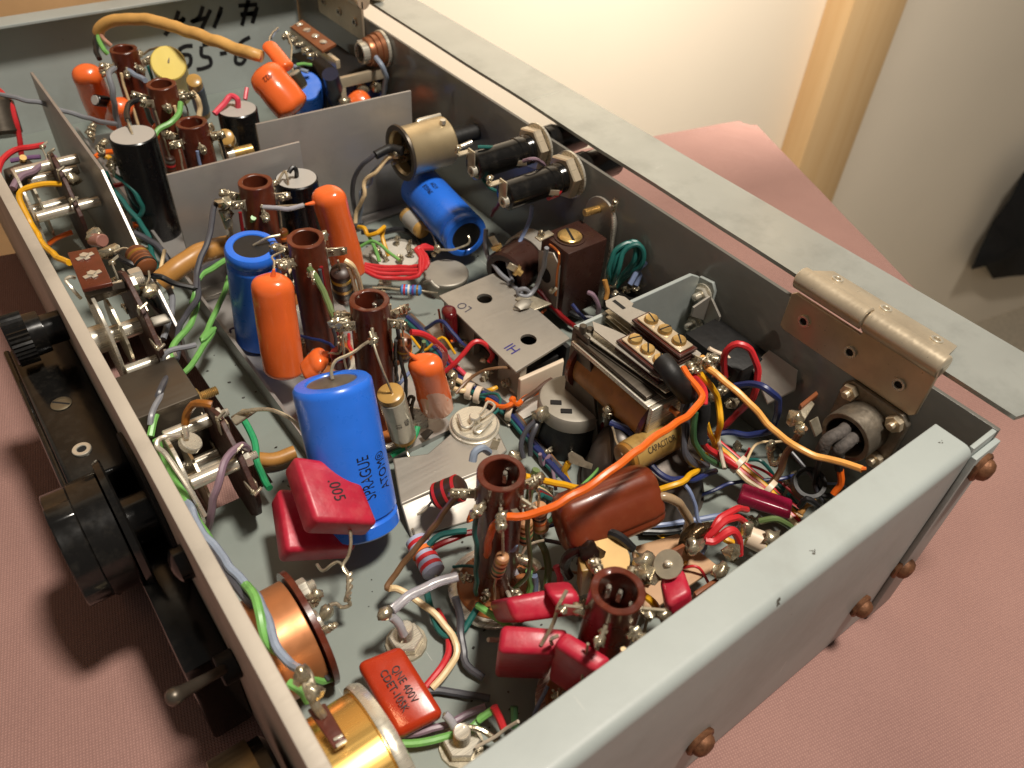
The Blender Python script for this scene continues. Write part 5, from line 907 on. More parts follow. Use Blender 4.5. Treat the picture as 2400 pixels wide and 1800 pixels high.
solo('lead', 'bare lead leaving the bent black sleeve towards the tag', 'lead', M().wire([s(1370,275,57), s(1430,340,57)], .45, 7), LEAD)
# red wire bunch, wires by the near wall
s = reg('S3')
for i in range(4): wire(('upper','second','third','lowest')[i]+' red wire fanning out of the scorched joint near the maroon block', 'red', 1.3, [s(1300,1500+14*i,50), s(1360,1450+22*i,52), s(1440+15*i,1340+50*i,54), s(1560+10*i,1270+65*i,53), s(1660+i*-15,1270+110*i,48)] if i < 2 else [s(1300,1500+14*i,50), s(1380,1520+10*i,50), s(1470,1430+20*i,52), s(1540,1410+20*i,52), s(1590,1480+20*i,48), s(1640-20*i,1659,42)])
solo('solder_joint', 'large scorched solder joint at the end of the red wire fan', 'solder joint', M().blob(s(1220,1490,50),3.6,.6,2,(1.5,.9,1.2),9).blob(s(1190,1560,47),2.6,.6,2,(.8,1,1.6),19), mat('scorched_solder',(96,78,56),.28,.8,.3,300,bump=.5,bscale=500,dirt=(36,24,16),dscale=200,damt=.8), ang=80)
wire('yellow wire under the red wire fan', 'yellow', 1.3, [s(1300,1400,44), s(1400,1480,43), s(1500,1540,43), s(1590,1570,42)])
wire('pale blue wire lying on the floor in front of the bell transformer', 'lblue', 1.2, [s(780,1410,33), s(950,1400,33), s(1150,1360,33), s(1400,1330,33), s(1560,1300,33)])
wire('black wire lying on the floor in front of the bell transformer', 'black', 1.2, [s(760,1460,32), s(950,1460,32), s(1150,1430,32), s(1330,1400,32)])
wire('dark green wire over the maroon block', 'olive', 1.25, [s(1770,1370,46), s(1880,1350,48), s(1980,1380,46), s(2050,1430,42)])
wire('dark blue wire beside the maroon block', 'dgrey', 1.3, [s(1700,1440,38), s(1800,1480,38), s(1880,1530,38)])
solo('solder_joint', 'bright solder joint below the maroon block', 'solder joint', M().blob(s(1640,1430,46),2.6,.5,2,(1,1,1.4),22), SOLD, ang=80); solo('solder_joint', 'bright solder joint at the edge of the near end wall', 'solder joint', M().blob(s(1880,1510,44),2.2,.5,2,(1.3,1,1),23), SOLD, ang=80)
axial('cream tubular capacitor lying beside the near end wall', s(1660,1490,40), s(1850,1580,40), 3.6, WHITEP, YELLOW)
solo('grommet', 'rubber grommet ring on the floor under the square connector', 'grommet', M().ring(pz('S8',720,440,44), pz('S8',735,425,48), 5.6, 4.0, 24), BLACKM)
wire('tan wire with black end in the near right corner', 'tan', 1.3, [pz('S8',690,560,42), pz('S8',720,520,44), pz('S8',760,510,46)])
wire('black wire loop in the near right corner', 'black', 1.3, [pz('S8',690,530,44), pz('S8',720,500,48), pz('S8',760,520,46), pz('S8',780,560,42)])
s = reg('S5')
wire('yellow wire passing behind the first socket', 'yellow', 1.3, [s(1430,600,52), s(1500,660,50), s(1560,730,46)]); wire('red wire hanging beside the tall red block', 'red', 1.3, [s(340,1440,38), s(380,1520,36), s(420,1620,34)])
wire('green wire hanging below the tall red block', 'dgreen', 1.3, [s(490,1440,38), s(490,1520,36), s(500,1600,34)]); wire('grey wire rising along the side of the first socket', 'lblue', 1.1, [s(1060,880,70), s(1090,960,64), s(1090,1040,56)])
wire('pink wire standing behind the burnt ceramic terminal', 'pink', 1.3, [s(800,400,42), s(830,460,40), s(830,520,38)]); wire('jade wire stub beside the socket with orange wire', 'green', 1.3, [s(600,440,44), s(605,520,38), s(600,590,34)])
wire('grey wire stub beside the jade wire stub', 'lblue', 1.2, [s(640,470,42), s(645,540,37), s(640,600,33)])
wire('thin bare wire from the socket lug to the oval capacitor', LEAD, .5, [s(550,310,48), s(590,250,50), s(650,220,51), s(710,210,51)])
solo('solder_joint', 'coiled solder joint on the floor beside the socket base', 'solder joint', M().wire([s(500,340,44), s(540,350,45), s(590,370,45), s(640,390,44), s(660,420,43)],1.7,8), SOLD, ang=80)
# ================================================================== front side: switches, pots, knobs
rotary('rotary switch with long metal spacers beside the tall shield plate', 20.5, 36, 355, 58, 21, (150,120,95,60,20,-5), ((-35,46.5),(75,46.5),(160,46.5),(20,46.5)), shaft=True)
rotary('rotary switch under the small brown rivet strip', 21.5, 33.5, 250, 63, 20, (165,130,60,15,-15), ((80,35),(-40,35),(200,35)))
rotary('rotary switch with a spring clip beside the red block capacitors', 21.5, 37.5, 187, 46, 20, (160,125,95,20,-20), ((135,38),(-30,38),(45,38)))
t = thing('rivet_strip', 'small brown paxolin strip with two metal rivets above a rotary switch', 'terminal strip', (26,258,84)); obj('strip', M().slab(pts('R3',(580,890,86),(830,840,86),(970,1150,86),(710,1210,86)),1.6,.3), BROWN, t); obj('leg', M().slab(pts('R3',(715,1215,84.3),(965,1160,84.3),(1180,1120,80),(760,1290,80)),2.4,.3), STEEL, t)
for x, y in ((735,930),(800,1085)):
    c = pz('R3',x,y,86); obj('rivet', M().cyl(c, c+UP*1.1, 1.5, 4).obox(c+UP*.2,(1,.2,0),(-.2,1,0),UP,2.9,.9,.22,.1).obox(c+UP*.25,(-.2,1,0),(1,.2,0),UP,2.2,.9,.22,.1), NICK, t)
hexnut(t, pz('R3',1130,1120,78), (1,0,0), 3.3, 4, NICK, .2); obj('spring_clip', M().wire([pz('R3',700,1290,74), pz('R3',620,1210,78), pz('R3',560,1130,80), pz('R3',600,1100,81), pz('R3',650,1110,80)],.6,8), NICK, t)
s = reg('R3')
resistor('brown resistor with faint bands beside the brown rivet strip', s(1155,880,80), s(1285,1040,78), 4.0, 'brown', 'ndnnk', [[s(1155,880,80), s(1060,860,82), s(980,890,83)], [s(1285,1050,78), s(1290,1120,76), s(1250,1190,74)]])
for x, y, z, l in ((940,890,82,'beside the rivet strip'),(1290,1220,72,'at the end of the brown resistor'),(820,740,72,'on the wafer of the spacer switch'),(620,260,72,'beside the orange wire end')): solo('solder_joint', 'lumpy bright solder joint '+l, 'solder joint', M().blob(s(x,y,z),2.4,.6,2,(1.3,1,1),nseed()), SOLD, ang=80)
solo('bead_terminal', 'small pink brown bead terminal on the switch wafer edge', 'terminal', M().cyl(s(800,780,70), s(890,790,72), 2.6, 16, ch=.4), mat('pink_bead',(150,104,92),.35))
t = thing('spring_clip', 'bent nickel spring clip on the switch beside the red blocks', 'clip', (24,190,60)); S_ = reg('S1'); obj('clip', M().wire([S_(280,440,68), S_(150,455,70), S_(75,480,70), S_(70,540,69), S_(140,600,67), S_(230,740,64), S_(360,930,60), S_(480,1140,52)],.8,8), NICK, t); obj('key', M().slab([S_(275,380,72), S_(330,370,72), S_(350,470,68), S_(300,490,68)],1.4,.5), NICK, t); obj('washer', M().cyl(S_(340,530,64), S_(370,490,66), 3.4, 20, ch=.3), NICK, t)
wire('bare tinned lead arching from the switch wafer to the red block', LEAD, .75, [S_(720,290,64), S_(820,240,68), S_(950,220,70), S_(1080,225,71), S_(1230,320,70), S_(1370,440,68), S_(1440,560,66), S_(1480,640,64)])
solo('solder_tag', 'large tinned tag on the wafer holding the arching bare lead', 'solder tag', M().slab([S_(700,300,66), S_(800,210,67), S_(950,205,68), S_(740,350,65)],1.2,.4), TIN)
wire('mauve wire crossing over the switch spacer to the chassis floor', 'mauve', 1.35, [S_(850,560,60), S_(800,530,64), S_(720,580,66), S_(640,720,66), S_(580,900,62), S_(540,1100,54), S_(510,1240,46)])
wire('jade wire passing behind the switch wafer', 'jade', 1.4, [S_(810,300,46), S_(880,420,44), S_(930,560,42), S_(940,680,40), S_(1000,840,38), S_(1040,900,38)])
wire('scorched amber wire curling over the top of the switch wafer', mat('amber_wire',(150,92,34),.35,0,.3,200), 1.5, [S_(310,340,60), S_(330,250,64), S_(390,180,68), S_(480,175,70), S_(540,180,70)])
wire('thick tan sleeve lying on the floor behind the red block', 'tan', 2.6, [S_(500,640,36), S_(700,650,34), S_(900,650,33), S_(1080,650,33), S_(1260,590,33)], n=12)
# copper wound potentiometer
t = thing('wirewound_pot', 'copper wound potentiometer with a brown phenolic disc beside the front panel', 'potentiometer', (26,122,FL)); c = V((0,121,42)); n = 44; pr = []
for i in range(n+1): u = i/n; pr += [(u*13.5,15.6-.12*(i%2))]
obj('winding', M().lathe((17,c.y,c.z),(40,c.y,c.z),[(0,12)]+pr+[(13.6,13)],48), COPPER, t, ang=70); obj('disc', M().lathe((31.2,c.y,c.z),(40,c.y,c.z),[(0,17.6),(1.6,17.6),(1.8,17.2)],48), BROWN, t); obj('hub', M().cyl((32,c.y,c.z),(36,c.y,c.z),4,20,ch=.4), NICK, t)
hexnut(t,(33,c.y+5,c.z+11),(1,0,0),3.2,3,NICK,.5,stud=2,sr=1.5); lug(t,(33,c.y-8,c.z+8),(1,-.2,.3),4,1.2,.35,.1,1.5)
lug(t,(33,c.y-2,c.z+13.5),(1,.1,.4),4,1.4,.35,.1,2.0)
# brass can pot by the near corner
t = thing('brass_pot', 'shiny brass can potentiometer with a brown terminal strip by the near corner', 'potentiometer', (26,76,FL)); c = V((0,77,45)); obj('can', M().lathe((17,c.y,c.z),(60,c.y,c.z),[(0,17.4),(13,17.6),(13.2,18.6),(14.4,18.6),(14.6,17.4),(16.6,16.6),(17,14),(17,.2)],48), GOLD, t); obj('rear_cover', M().lathe((30.4,c.y,c.z),(60,c.y,c.z),[(0,18.9),(1.4,19.2),(3.2,18.4),(3.8,16)],48,cap=False), NICK, t)
s = reg('S6'); obj('terminal_strip', M().slab([s(730,1200,66), s(870,1150,66), s(1040,1440,66), s(940,1510,66)],1.6,.3), BROWN, t); obj('strip_bar', M().slab([s(930,1430,66.6), s(1000,1390,66.6), s(1010,1410,66.6), s(940,1450,66.6)],.5,.1).slab([s(950,1475,66.6), s(1030,1430,66.6), s(1040,1450,66.6), s(960,1500,66.6)],.5,.1), NICK, t)
o = obj('terminal', M().wire([s(850,1250,66), s(800,1170,70), s(760,1090,72), s(710,1000,74), s(700,900,75), s(740,950,74), s(760,1050,73)],1.1,8), TIN, t); obj('solder', M().blob(s(690,930,75),2.0,.5,2,(1,1,1.4),nseed()).blob(s(780,1070,72),2.0,.5,2,(1,1,1.2),nseed()), SOLD, t, ang=80)
# knobs and meter case on the front
t = thing('fluted_knob', 'small black fluted knob on the front panel', 'knob', (2,256,60)); ky, kz = 256, 69; P = []
for i in range(72): r_ = 9.0-.5*(i%2); P.append((-5.5, ky+r_*math.cos(i*math.pi/36), kz+r_*math.sin(i*math.pi/36)))
obj('grip', M().prism(P,(6.2,0,0)), BLACK, t); obj('cap_face', M().lathe((-5.4,ky,kz),(-20,ky,kz),[(0,8.8),(.6,8.4),(.8,.2)],36), BLACK, t); obj('collar', M().lathe((.7,ky,kz),(20,ky,kz),[(0,7.4),(4.5,7.2),(4.7,5.4),(10.6,5.4)],32), BLACK, t)
t = thing('meter_case', 'long black moulded meter case fixed to the front panel', 'meter', (2,230,0)); obj('case', M().box(-7.4,XF0-.1,193,268,3,58,1.6,3), BLACK, t); obj('lip', M().box(-9.4,-7.0,190.6,271,3,56,1.2), BLACK, t)
screw_head(t, pz('R8',530,910,58.05), (0,0,1), 3.2, .5, mat('dull_screw',(134,122,100),.45,.8), (1,-.9,0)); c = pz('R8',710,1310,58.05); obj('jack', M().ring(c,c+UP*.8,2.8,1.4,22), NICK, t); obj('jack_hole', M().cyl(c,c+UP*.3,1.45,14), HOLE, t)
solo('dial_box', 'low black moulded box on the front panel below the large knob', 'box', M().box(-1,XF0-.1,126,190,2,44,1.2), BLACK)
t = thing('pointer_knob', 'large black ribbed knob with a round skirt on the front panel', 'knob', (-4,178,30)); ky, kz = 178, 50; P = []
for i in range(48): A = 2*math.pi*i/48; r_ = 17.6+(1.3 if (i//3)%4 == 0 else 0); P.append((-15, ky+r_*math.cos(A), kz+r_*math.sin(A)))
obj('grip', M().prism(P,(7,0,0)), BLACK, t, bev=.5); obj('drum', M().lathe((-8,ky,kz),(20,ky,kz),[(0,17.9),(8,18.2),(8.4,17),(8.6,20.5),(10.4,21.2),(11,20.6),(11,8),(19.3,8)],48), BLACK, t); obj('dial_plate', M().cyl((XF0-1.2,ky,kz),(XF0-.1,ky,kz),26,48), BLACKM, t)
t = thing('toggle_switch', 'nickel ball ended toggle lever on the front panel', 'switch', (4,114,55)); a = V((-6,108.5,66.5)); b = V((10.5,118,50)); d = (b-a).normalized(); obj('lever', M().lathe(a,b,[(0,.3),(.4,1.3),(1.3,2.1),(2.6,2.2),(4,1.8),(14,1.4),(22,1.4)],20), STEEL, t); obj('bushing', M().cyl(b-V((4,0,0)),V((XF0-.05,118,50)),4.2,18,ch=.3), BLACKM, t)
t = thing('lower_knob', 'small metal faced knob low on the front panel', 'knob', (0,88,30)); obj('body', M().cyl((-4,84,38),(9,84,38),17,40,ch=1), BLACK, t); obj('face_ring', M().ring((5,84,38),(-4.8,84,38),18,16.4,40), brushed('dull_face_metal',(136,124,100),.4), t)
t = thing('lamp_lens', 'small nickel bezel lens on the front panel between the knobs', 'lens', (6,140,60)); obj('bezel', M().lathe((XF0-.05,143,66),(-20,143,66),[(0,5),(3,5),(3.6,4.2),(4.4,2.4),(4.6,.2)],28), BLACK, t)
# inside of the front: dark box and bolts
t = thing('meter_housing', 'dark steel housing of the meter behind the front panel', 'meter housing', (26,216,FL)); obj('box', M().box(XF1+.2,38,206,229,FL+.2,62,.8), STEEL, t); hexnut(t,(38.2,221,47),(1,0,0),3.4,2.6,BRASS,.3,stud=6,sr=1.7)
# ================================================================== wires along the front panel
s = reg('R8')
wire('light green wire twisted along the front panel', 'green', 1.35, [pz('R4',690,940,64), pz('R4',560,1020,66), pz('R4',430,1110,68), pz('R4',390,1250,66), pz('R4',370,1350,62), s(1700,20,60), s(1670,160,58), s(1560,330,58), s(1490,430,58), s(1470,580,58), s(1430,700,60), s(1390,880,60), s(1330,1050,60), s(1300,1190,58)])
wire('dark grey wire wound round the light green wire', 'dgrey', 1.25, [pz('R4',700,960,63), pz('R4',590,970,65), pz('R4',460,1040,68), pz('R4',420,1140,68), pz('R4',420,1280,66), pz('R4',330,1420,62), s(1560,230,60), s(1540,330,57), s(1530,470,56), s(1490,600,58), s(1420,720,62), s(1370,830,62), s(1340,930,58)])
wire('grey wire hooked round the green and grey pair', 'grey', 1.15, [s(1690,400,62), s(1600,420,63), s(1480,440,64), s(1415,490,63), s(1420,560,60), s(1480,640,57), s(1490,700,57), s(1430,800,60), s(1370,880,62), s(1310,1000,62), s(1300,1090,60)])
wire('single light green wire running straight across the floor rail', 'green', 1.3, [pz('R4',690,1100,52), pz('R4',640,1260,50), pz('R4',540,1480,48), pz('R4',450,1659,48), s(1850,260,47), s(1730,450,46), s(1640,590,45), s(1560,660,44), s(1510,670,43)])
wire('thick tan sleeve bending behind the dark blue capacitor', 'tan', 4.2, [pz('R4',680,830,58), pz('R4',520,870,60), pz('R4',330,960,60), pz('R4',190,1070,58), pz('R4',90,1140,56)], n=14)
wire('dark grey wire rising from the green pair to the socket lug', 'dgrey', 1.3, [pz('R4',400,1210,68), pz('R4',410,1080,70), pz('R4',440,950,73), pz('R4',510,760,77), pz('R4',540,600,80), pz('R4',560,480,82), pz('R4',590,440,82), pz('R4',620,470,82)])
wire('black wire running from the rivet strip over the tan sleeve', 'black', 1.3, [pz('R3',900,920,80), pz('R3',1000,920,81), pz('R3',1120,990,80), pz('R3',1250,1070,76), pz('R3',1370,1100,72), pz('R3',1520,1160,70), pz('R3',1690,1200,68)])
s = reg('S6')
wire('green wire hugging the inside of the front panel beside the copper potentiometer', 'green', 1.45, [pz('S1',60,480,62), pz('S1',160,700,54), pz('S1',340,1040,56), pz('S1',440,1240,56), s(180,160,58), s(290,270,62), s(350,420,64), s(390,600,62), s(450,720,58), s(600,800,50), s(700,880,46), s(760,1000,46)])
wire('pale grey wire hugging the inside of the front panel', 'sky', 1.4, [pz('S1',200,740,52), pz('S1',420,1200,58), pz('S1',560,1400,58), s(100,60,60), s(260,230,60), s(380,400,62), s(450,590,62), s(500,740,60), s(600,850,60), s(670,890,64)])
wire('dark grey wire hugging the inside of the front panel', 'dgrey', 1.5, [pz('S1',480,1300,54), s(40,30,58), s(150,200,58), s(270,350,58), s(380,470,54), s(520,640,52), s(660,760,48), s(800,850,44), s(900,960,40)])
wire('short green wire by the brass can potentiometer', 'green', 1.4, [s(590,1000,62), s(680,1060,62), s(740,1140,60)])
wire('green wire end beside the copper potentiometer base', 'green', 1.3, [s(760,960,44), s(860,980,40), s(920,960,38)])
# wires round the far-left switch
s = reg('R3')
wire('yellow wire curving round the spacer switch to the rivet strip', 'yellow', 1.4, [s(525,300,72), s(380,300,74), s(240,330,74), s(170,390,72), s(190,500,68), s(280,660,62), s(370,810,62), s(480,920,66), s(600,980,70)])
wire('red wire running along the far front corner to the switch wafer', 'red', 1.5, [s(-30,240,74), s(20,100,74), s(130,10,75), pz('R1',250,1275,76), pz('R1',390,1250,76)])
wire('red wire rising beside the far front corner', 'red', 1.4, [pz('R1',-20,770,80), pz('R1',60,850,80), pz('R1',120,970,76), pz('R1',160,1150,68), pz('R1',185,1340,58)])
wire('purple wire behind the spacer switch', 'purple', 1.3, [pz('R1',90,1390,64), pz('R1',220,1370,64), pz('R1',350,1355,64)])
wire('brown grey wire running over the spacer switch', 'mauve', 1.6, [s(110,340,74), s(160,260,75), s(290,180,75), s(400,120,75), s(480,70,75)])
wire('orange wire under the spacer switch', 'orange', 1.3, [s(420,820,48), s(500,760,50), s(620,715,50)])
wire('teal wire looping beside the tall shield plate', 'teal', 1.3, [s(990,220,62), s(1090,290,60), s(1180,390,56), s(1235,500,50), s(1210,570,46), s(1150,610,43)])
wire('dark teal wire running down past the tall shield plate', 'teal', 1.4, [s(910,190,62), s(960,320,56), s(1080,470,50), s(1200,620,44), s(1290,760,40), s(1310,900,36), s(1370,1060,34)])
wire('red wire peeking out behind the tall shield plate', 'red', 1.3, [s(920,330,50), s(1000,310,50), s(1070,300,48)])
wire('dark blue grey wire along the floor beside the shield plate', 'dgrey', 1.6, [s(1160,720,42), s(1280,780,40), s(1400,860,38), s(1460,980,34), s(1480,1080,33)])
for i in range(3): wire(('upper','middle','lower')[i]+' orange wire on the floor behind the small shield plate', 'orange', 1.1, [s(1150,610+i*30,38), s(1300,560+i*35,38), s(1440,520+i*38,37), s(1540,505+i*40,36)])
wire('grey wire hanging below the rivet strip switch', 'grey', 1.4, [s(1450,1180,50), s(1485,1300,48), s(1470,1450,46), s(1410,1640,44)])
for i in range(2): wire(('left','right')[i]+' black wire hanging behind the rivet strip switch wafer', 'black', 1.3, [s(1270+60*i,1270,60), s(1350+40*i,1360,54), s(1420+20*i,1440,48)])
solo('solder_tag', 'whitish corroded solder tag beside the rivet strip switch', 'solder tag', M().slab(pts('R3',(1290,1450,54),(1430,1410,54),(1480,1480,52),(1320,1530,52)),2.6,.8), CANM)
t = thing('lug_post', 'tall twin solder lug standing between the shield and the dark blue capacitor', 'solder lug', pz('R4',660,600,60)); m = M().slab(pts('R4',(590,520,80),(690,500,80),(720,640,72),(650,680,70)),1.6,.4); obj('tab', m, TIN, t); obj('solder', M().blob(pz('R4',650,460,83),2.6,.5,2,(1.3,1,1),nseed()).blob(pz('R4',680,560,78),2,.5,2,(1,1,1.2),nseed()), SOLD, t, ang=80); obj('stem', M().wire([pz('R4',690,660,70), pz('R4',700,720,60), pz('R4',690,780,46)],.8,8), TIN, t)
t = thing('motor_can', 'dull metal can poking up at the far front corner', 'can', pz('R1',20,1100,60)); obj('body', M().cyl(pz('R1',-60,860,80), pz('R1',40,1180,66), 8, 28, ch=1.5), STEEL, t)
t = thing('small_switch', 'dark slotted switch body beside the spacer switch', 'switch', pz('R3',170,180,60)); obj('body', M().slab(pts('R3',(20,170,72),(250,80,72),(330,150,70),(100,260,70)),10,.8), STEEL, t); obj('pin', M().cyl(pz('R3',200,110,71), pz('R3',200,70,74), 1.4, 12), BRASS, t); obj('hole', M().cyl(pz('R3',105,235,70.2), pz('R3',105,232,70.4), 1.2, 12), HOLE, t)
# ================================================================== far group
s = reg('R1')
VZ = lambda p, z: V((p.x,p.y,z))
drop_cap('far orange capacitor leaning at the left of the last socket', s(735,600,80), s(900,1020,44), 7.2, flat=.8)
t = thing('trimmer', 'small black trimmer with a grey end in front of the far orange capacitor', 'trimmer', s(870,870,60)); obj('barrel', M().cyl(s(825,865,68), s(930,880,64), 2.8, 18, ch=.2), CAPBLK, t); obj('end', M().cyl(s(815,864,68.3), s(826,865,68), 2.3, 18), GREYDISC, t)
drop_cap('orange capacitor half hidden below the grey wire in the far group', s(1050,900,66), s(1010,1060,48), 6.4, flat=.8)
can_cap('yellow film capacitor standing behind the far sockets', s(1455,545,82), s(1530,790,46), 8.4, YELLOW, YELLOW, rolled=False, name='film_capacitor', leadp=[s(1455,545,82), s(1460,470,85), s(1400,415,87), s(1300,430,84), s(1240,470,81)])
axial('slim blue grey capacitor with amber end beside the yellow capacitor', s(1675,690,76), s(1760,990,48), 3.9, mat('blue_grey_film',(96,112,136),.4), AMBER, e=.25)
p = s(1145,1165,80); can_cap('tall black capacitor with grey top between the shield plates', p, VZ(p,FL), 9.7, CAPBLK, GREYDISC, rolled=False, leadp=[p, s(1110,1080,82), s(1100,1030,84)])
drop_cap('orange capacitor wedged between the far black capacitor and the lettered socket', s(1430,1080,68), s(1500,1480,34), 7.2, flat=.8)
s = reg('R2'); p = s(205,940,78); can_cap('black capacitor with a red wire on its grey top in the far group', p, VZ(p,FL), 9.2, CAPBLK, GREYDISC, rolled=False)
wire('thick red wire bent onto the grey top of the far black capacitor', 'pink', 1.6, [s(215,930,78), s(205,860,82), s(155,830,83), s(90,890,81), s(10,985,78)])
wire('short pink wire beside the big far orange capacitor', 'pink', 1.2, [s(275,860,72), s(290,760,76)])
t = drop_cap('big orange capacitor leaning over the wide shield plate', s(400,590,88), s(720,970,70), 9.6, flat=.9)
wrap_letters('.022', 3.2, s(400,590,88), s(720,970,70), 9.5, 6.5, (-.5,-.7,.8), t, along=False, off=0, material=mat('faded_ink',(110,40,16),.5))
drop_cap('small orange disc capacitor standing above the big far orange capacitor', s(470,380,93), s(640,590,88), 3.9, flat=.7, leads=[[s(475,390,93), s(500,300,92), s(560,240,90)]])
can_cap('blue capacitor half hidden behind the big far orange capacitor', s(800,740,66), s(845,1000,36), 8.2, rolled=False, disc=BLUE)
axial('dark axial capacitor resting against the far blue capacitor', s(690,620,82), s(770,760,74), 3.4, mat('dark_film',(60,58,48),.3), FILM)
wire('violet lead from the small orange disc capacitor', 'sky', .9, [s(500,330,90), s(530,280,90), s(560,250,89)])
s = reg('R2'); axial('small grey capacitor with amber end beside the lettered socket', s(105,1180,76), s(170,1330,56), 3.9, FILM, AMBER, e=.3)
t = thing('fuse_clip', 'bright gold cylindrical clip behind the small shield plate', 'clip', s(230,1310,60)); obj('tube', M().cyl(s(130,1340,66), s(340,1290,66), 2.7, 18, ch=.3), BRASS, t); obj('end', M().cyl(s(118,1343,66), s(175,1330,66), 3.0, 18), NICK, t)
# transformer with terminal strip near the far corner
t = thing('output_transformer', 'dark transformer under a brown strip with four rivets near the far corner', 'transformer', (186,415,FL)); obj('strip', M().slab([(180.6,431,84),(190.6,438,84),(190.8,398,84),(180,392.5,84)],1.5,.2), BROWNL, t)
for k in range(4): obj('rivet', M().blob((185.6,431-k*9.6,84.4),2.0,.3,2,(1,1,.45),nseed()), NICK, t)
obj('core', M().box(182,212,398,440,FL+.1,66,.8), BLACKM, t); obj('coil', M().cyl((176,415,58),(183,415,58),12,28,ch=.8), BLACK, t); obj('winding', M().box(186,210,386,397.6,46,66,1.5), mat('blue_tape',(46,60,110),.4), t)
obj('frame', M().box(184,212.5,383,385.6,66.5,72,.3).box(184,187,383,385.6,FL,66.4,.3).box(184,186.5,386,441,76,80.4,.3), BRASSY, t); obj('bracket_tab', M().prism([(200,392,86),(213,392,86),(213,392,76),(200,392,76)],(0,-1,0)), ALU2, t)
for k in range(5): lug(t,(180,430-k*8,80.5),(-1,-.1,-.2),5,1.4,.35,.1,1.9)
for x, y, z in ((1030,700,66),(1280,770,62),(1400,750,62),(1130,880,58)): solder(t, s(x,y,z), 3.4, (1.1,1,1.1), .4)
wire('bare lead hanging from the rivet strip beside the transformer', LEAD, .6, [s(640,300,86), s(680,430,82), s(670,540,80), s(690,620,78)])
wire('pale blue lead in front of the dark transformer', 'sky', 1.2, [s(690,570,76), s(760,600,75), s(820,620,74)])
wire('green lead in front of the dark transformer', 'green', 1.0, [s(720,560,78), s(790,550,78), s(850,560,77)])
wire('pale blue wire hanging from the copper bushing to the shield plate', 'sky', 1.6, [s(1400,490,80), s(1450,560,78), s(1490,650,72), s(1485,740,64), s(1465,830,56)])
drop_cap('orange capacitor just showing above the wide shield plate', s(1250,850,60), s(1280,960,46), 7, flat=.9)
solo('sleeve', 'dark blue sleeve standing behind the wide shield plate', 'sleeve', M().wire([s(1010,640,76), s(1040,740,68), s(1060,860,56)], 4.4, 14), mat('navy_sleeve',(30,36,60),.35))
t = thing('bushing', 'copper and nickel bushing stack on the rear wall near the far corner', 'bushing', (208,388,72)); cy, cz = 388, 80.5
obj('washer', M().cyl((211.8,cy,cz),(213.8,cy,cz),9.6,36,ch=.3), NICK, t); obj('copper_ring', M().lathe((203,cy,cz),(214,cy,cz),[(0,6),(0,7),(1,7.4),(3,7.4),(3.3,8.2),(6,8.2),(6.3,9),(8.7,9)],36), mat('copper_ring',(166,110,78),.35,.7,.1,100), t); obj('tube', M().ring((204,cy,cz),(199,cy,cz),5.6,4.4,28), NICK, t); obj('bore', M().cyl((203.5,cy,cz),(202.5,cy,cz),4.5,20), HOLE, t)
# arching tan sleeve
s = reg('R1')
wire('thick tan sleeve arching over the far sockets', mat('tan_sleeving',(214,164,92),.45,0,.1,120,dirt=(150,104,48),dscale=80,damt=.4), 2.9, [s(850,285,88), s(870,240,91), s(960,185,95), s(1150,165,98), s(1350,185,99), s(1600,260,98), s(1900,370,96), s(2212,480,93), pz('R2',230,430,91), pz('R2',420,490,89)], n=14)
wire('black wire leaving the open end of the arching tan sleeve', 'black', 1.5, [s(850,280,88), s(825,350,86), s(830,430,84), s(860,510,82)]); wire('green wire leaving the open end of the arching tan sleeve', 'green', 1.4, [s(850,290,88), s(855,360,86), s(890,430,84), s(930,465,82)]); wire('pinkish wire leaving the open end of the arching tan sleeve', mat('pinkish_insulation',(176,128,108),.4), 1.2, [s(865,285,88), s(900,340,87), s(960,395,84)])
wire('grey wire dropping from the last socket to the tall black capacitor', 'grey', 1.6, [s(990,590,82), s(940,640,82), s(960,740,78), s(990,880,70), s(1000,990,62), s(1035,1110,54)])
wire('short black wire bending onto the tall black capacitor', 'black', 1.5, [s(1200,860,82), s(1130,890,82), s(1095,960,83), s(1105,1040,83)])
wire('green wire looping round the tall black capacitor', 'green', 1.5, [s(1560,890,80), s(1545,980,78), s(1470,1065,76), s(1360,1140,74), s(1305,1260,70), s(1310,1400,62), s(1370,1530,54), s(1470,1640,46)])
wire('teal wire between the far sockets', 'teal', 1.4, [s(1255,910,76), s(1290,1010,68), s(1350,1110,60)]); wire('lavender wire joining the two farthest sockets', 'sky', 1.5, [s(1110,610,80), s(1180,650,80), s(1255,695,80)])
wire('long grey wire crossing behind the tall shield plate to the far wall', 'grey', 1.3, [s(-30,810,82), s(160,850,82), s(345,890,80), s(520,945,76), s(700,1000,72), s(860,1050,66), s(1000,1070,60)])
wire('cream wire beside the far socket and grey blue capacitor', 'cream', 1.5, [s(1660,800,80), s(1710,850,78), s(1725,920,74), s(1720,1000,70)])
for k, (x, y, l) in enumerate(((780,1180,'upper'),(870,1320,'middle'),(960,1470,'lower'))):
    t = thing('tag_cluster', l+' cluster of bent tin tags beside the tall shield plate', 'solder tag', s(x,y,60))
    for j in range(3): lug(t, s(x+25*j-30,y+30*j-20,64), (.8-.4*j,-.4,.6), 6, 1.3, .4, .3, 1.6)
wire('orange wire beside the tall shield plate', 'orange', 1.5, [s(820,1360,56), s(890,1325,56), s(980,1310,54)]); wire('yellow wire beside the tall shield plate', 'yellow', 1.5, [s(850,1300,52), s(920,1350,50), s(1000,1410,46)])

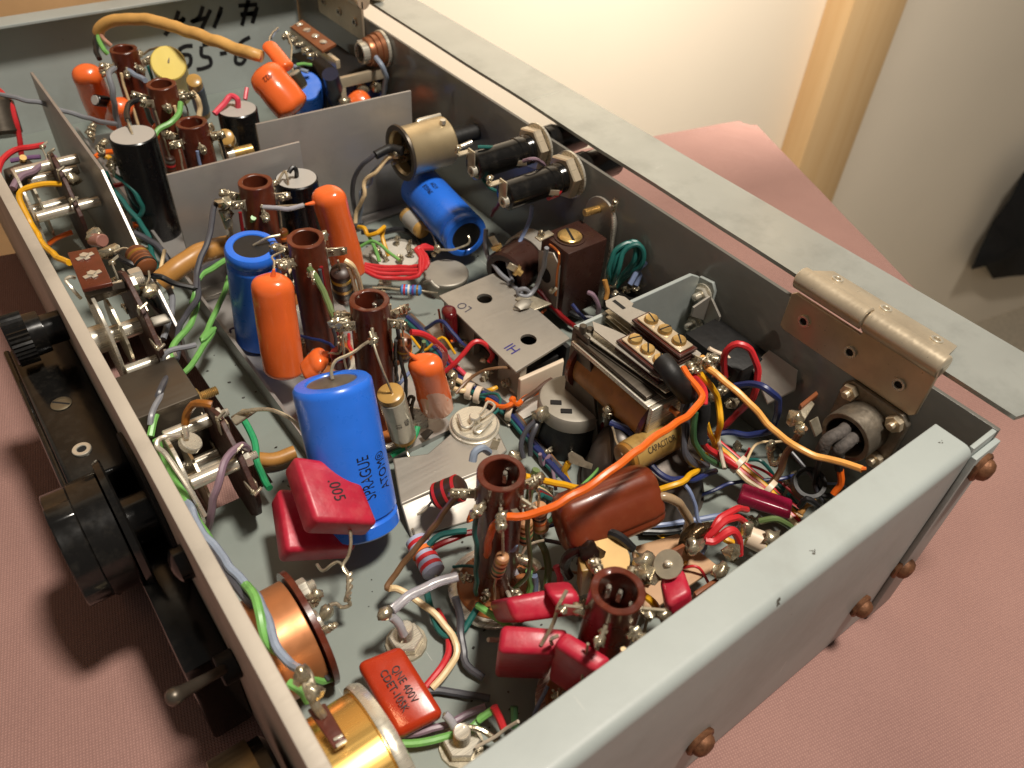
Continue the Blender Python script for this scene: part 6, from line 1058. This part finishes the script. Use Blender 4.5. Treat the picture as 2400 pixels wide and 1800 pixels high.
# ================================================================== thin stray wires between the parts
CN = dict(dgrey='dark grey', cream='cream', dred='dark red', teal='teal', lblue='pale blue', olive='olive', black='black', blue='dark blue', red='red', yellow='yellow', brown='brown', white='white', mauve='mauve', green='green', orange='orange')
ZONES = [('beside the bell transformer', 122, 150, 62, 128, 30, 46, 9), ('under the laced bundle by the rear wall', 168, 208, 58, 112, 30, 50, 9), ('round the bases of the two nearest sockets', 74, 112, 56, 124, 32, 48, 8),
         ('between the sockets and the HI LO block', 118, 142, 170, 300, 30, 46, 8), ('behind the tall shield plate', 52, 64, 300, 420, 30, 50, 5), ('behind the wide shield plate', 128, 178, 335, 400, 30, 54, 6), ('between the row of sockets and the rail edge', 70, 112, 180, 290, 33, 56, 9), ('under the bakelite block', 176, 204, 150, 215, 30, 42, 5)]
rng = random.Random(5); ck = list(CN); used = {}
for zi, (place, x0, x1, y0, y1, z0, z1, n) in enumerate(ZONES):
    for k in range(n):
        c = ck[(k*4+zi*3) % len(ck)]; p = V((rng.uniform(x0,x1), rng.uniform(y0,y1), rng.uniform(z0,z1))); P = [p]; d = V((rng.uniform(-1,1), rng.uniform(-1,1), 0)).normalized()
        for j in range(rng.randint(3,5)):
            d = (d+V((rng.uniform(-.8,.8), rng.uniform(-.8,.8), 0))).normalized(); q = P[-1]+d*rng.uniform(6,11); q.z = min(z1+6, max(z0, q.z+rng.uniform(-8,8))); q.x = min(x1+3, max(x0-3, q.x)); q.y = min(y1+4, max(y0-4, q.y)); P.append(q)
        wire('thin %s wire in the tangle %s' % (CN[c], place), c, rng.uniform(.55,.95), P, 'stray wires '+place)
    for k in range(3):
        p = V((rng.uniform(x0,x1), rng.uniform(y0,y1), FL)); t = thing('solder_terminal', ('short','middling','tall')[k]+' tinned terminal post with solder '+place, 'terminal', p, 'terminal posts '+place); h = (4.5,7.5,11)[k]
        obj('post', M().cyl(p, p+UP*h+V((rng.uniform(-1,1),rng.uniform(-1,1),0)), .8, 8), TIN, t); obj('solder', M().blob(p+UP*h, rng.uniform(1.2,1.9), .5, 2, (1,1,1.3), nseed()), SOLD, t, ang=80); lug(t, p+UP*(h*.7), (rng.uniform(-1,1),rng.uniform(-1,1),.3), 3.6, 1.1, .3, .1, 1.1)
for o in bpy.data.objects:
    if '_b' in o: del o['_b']
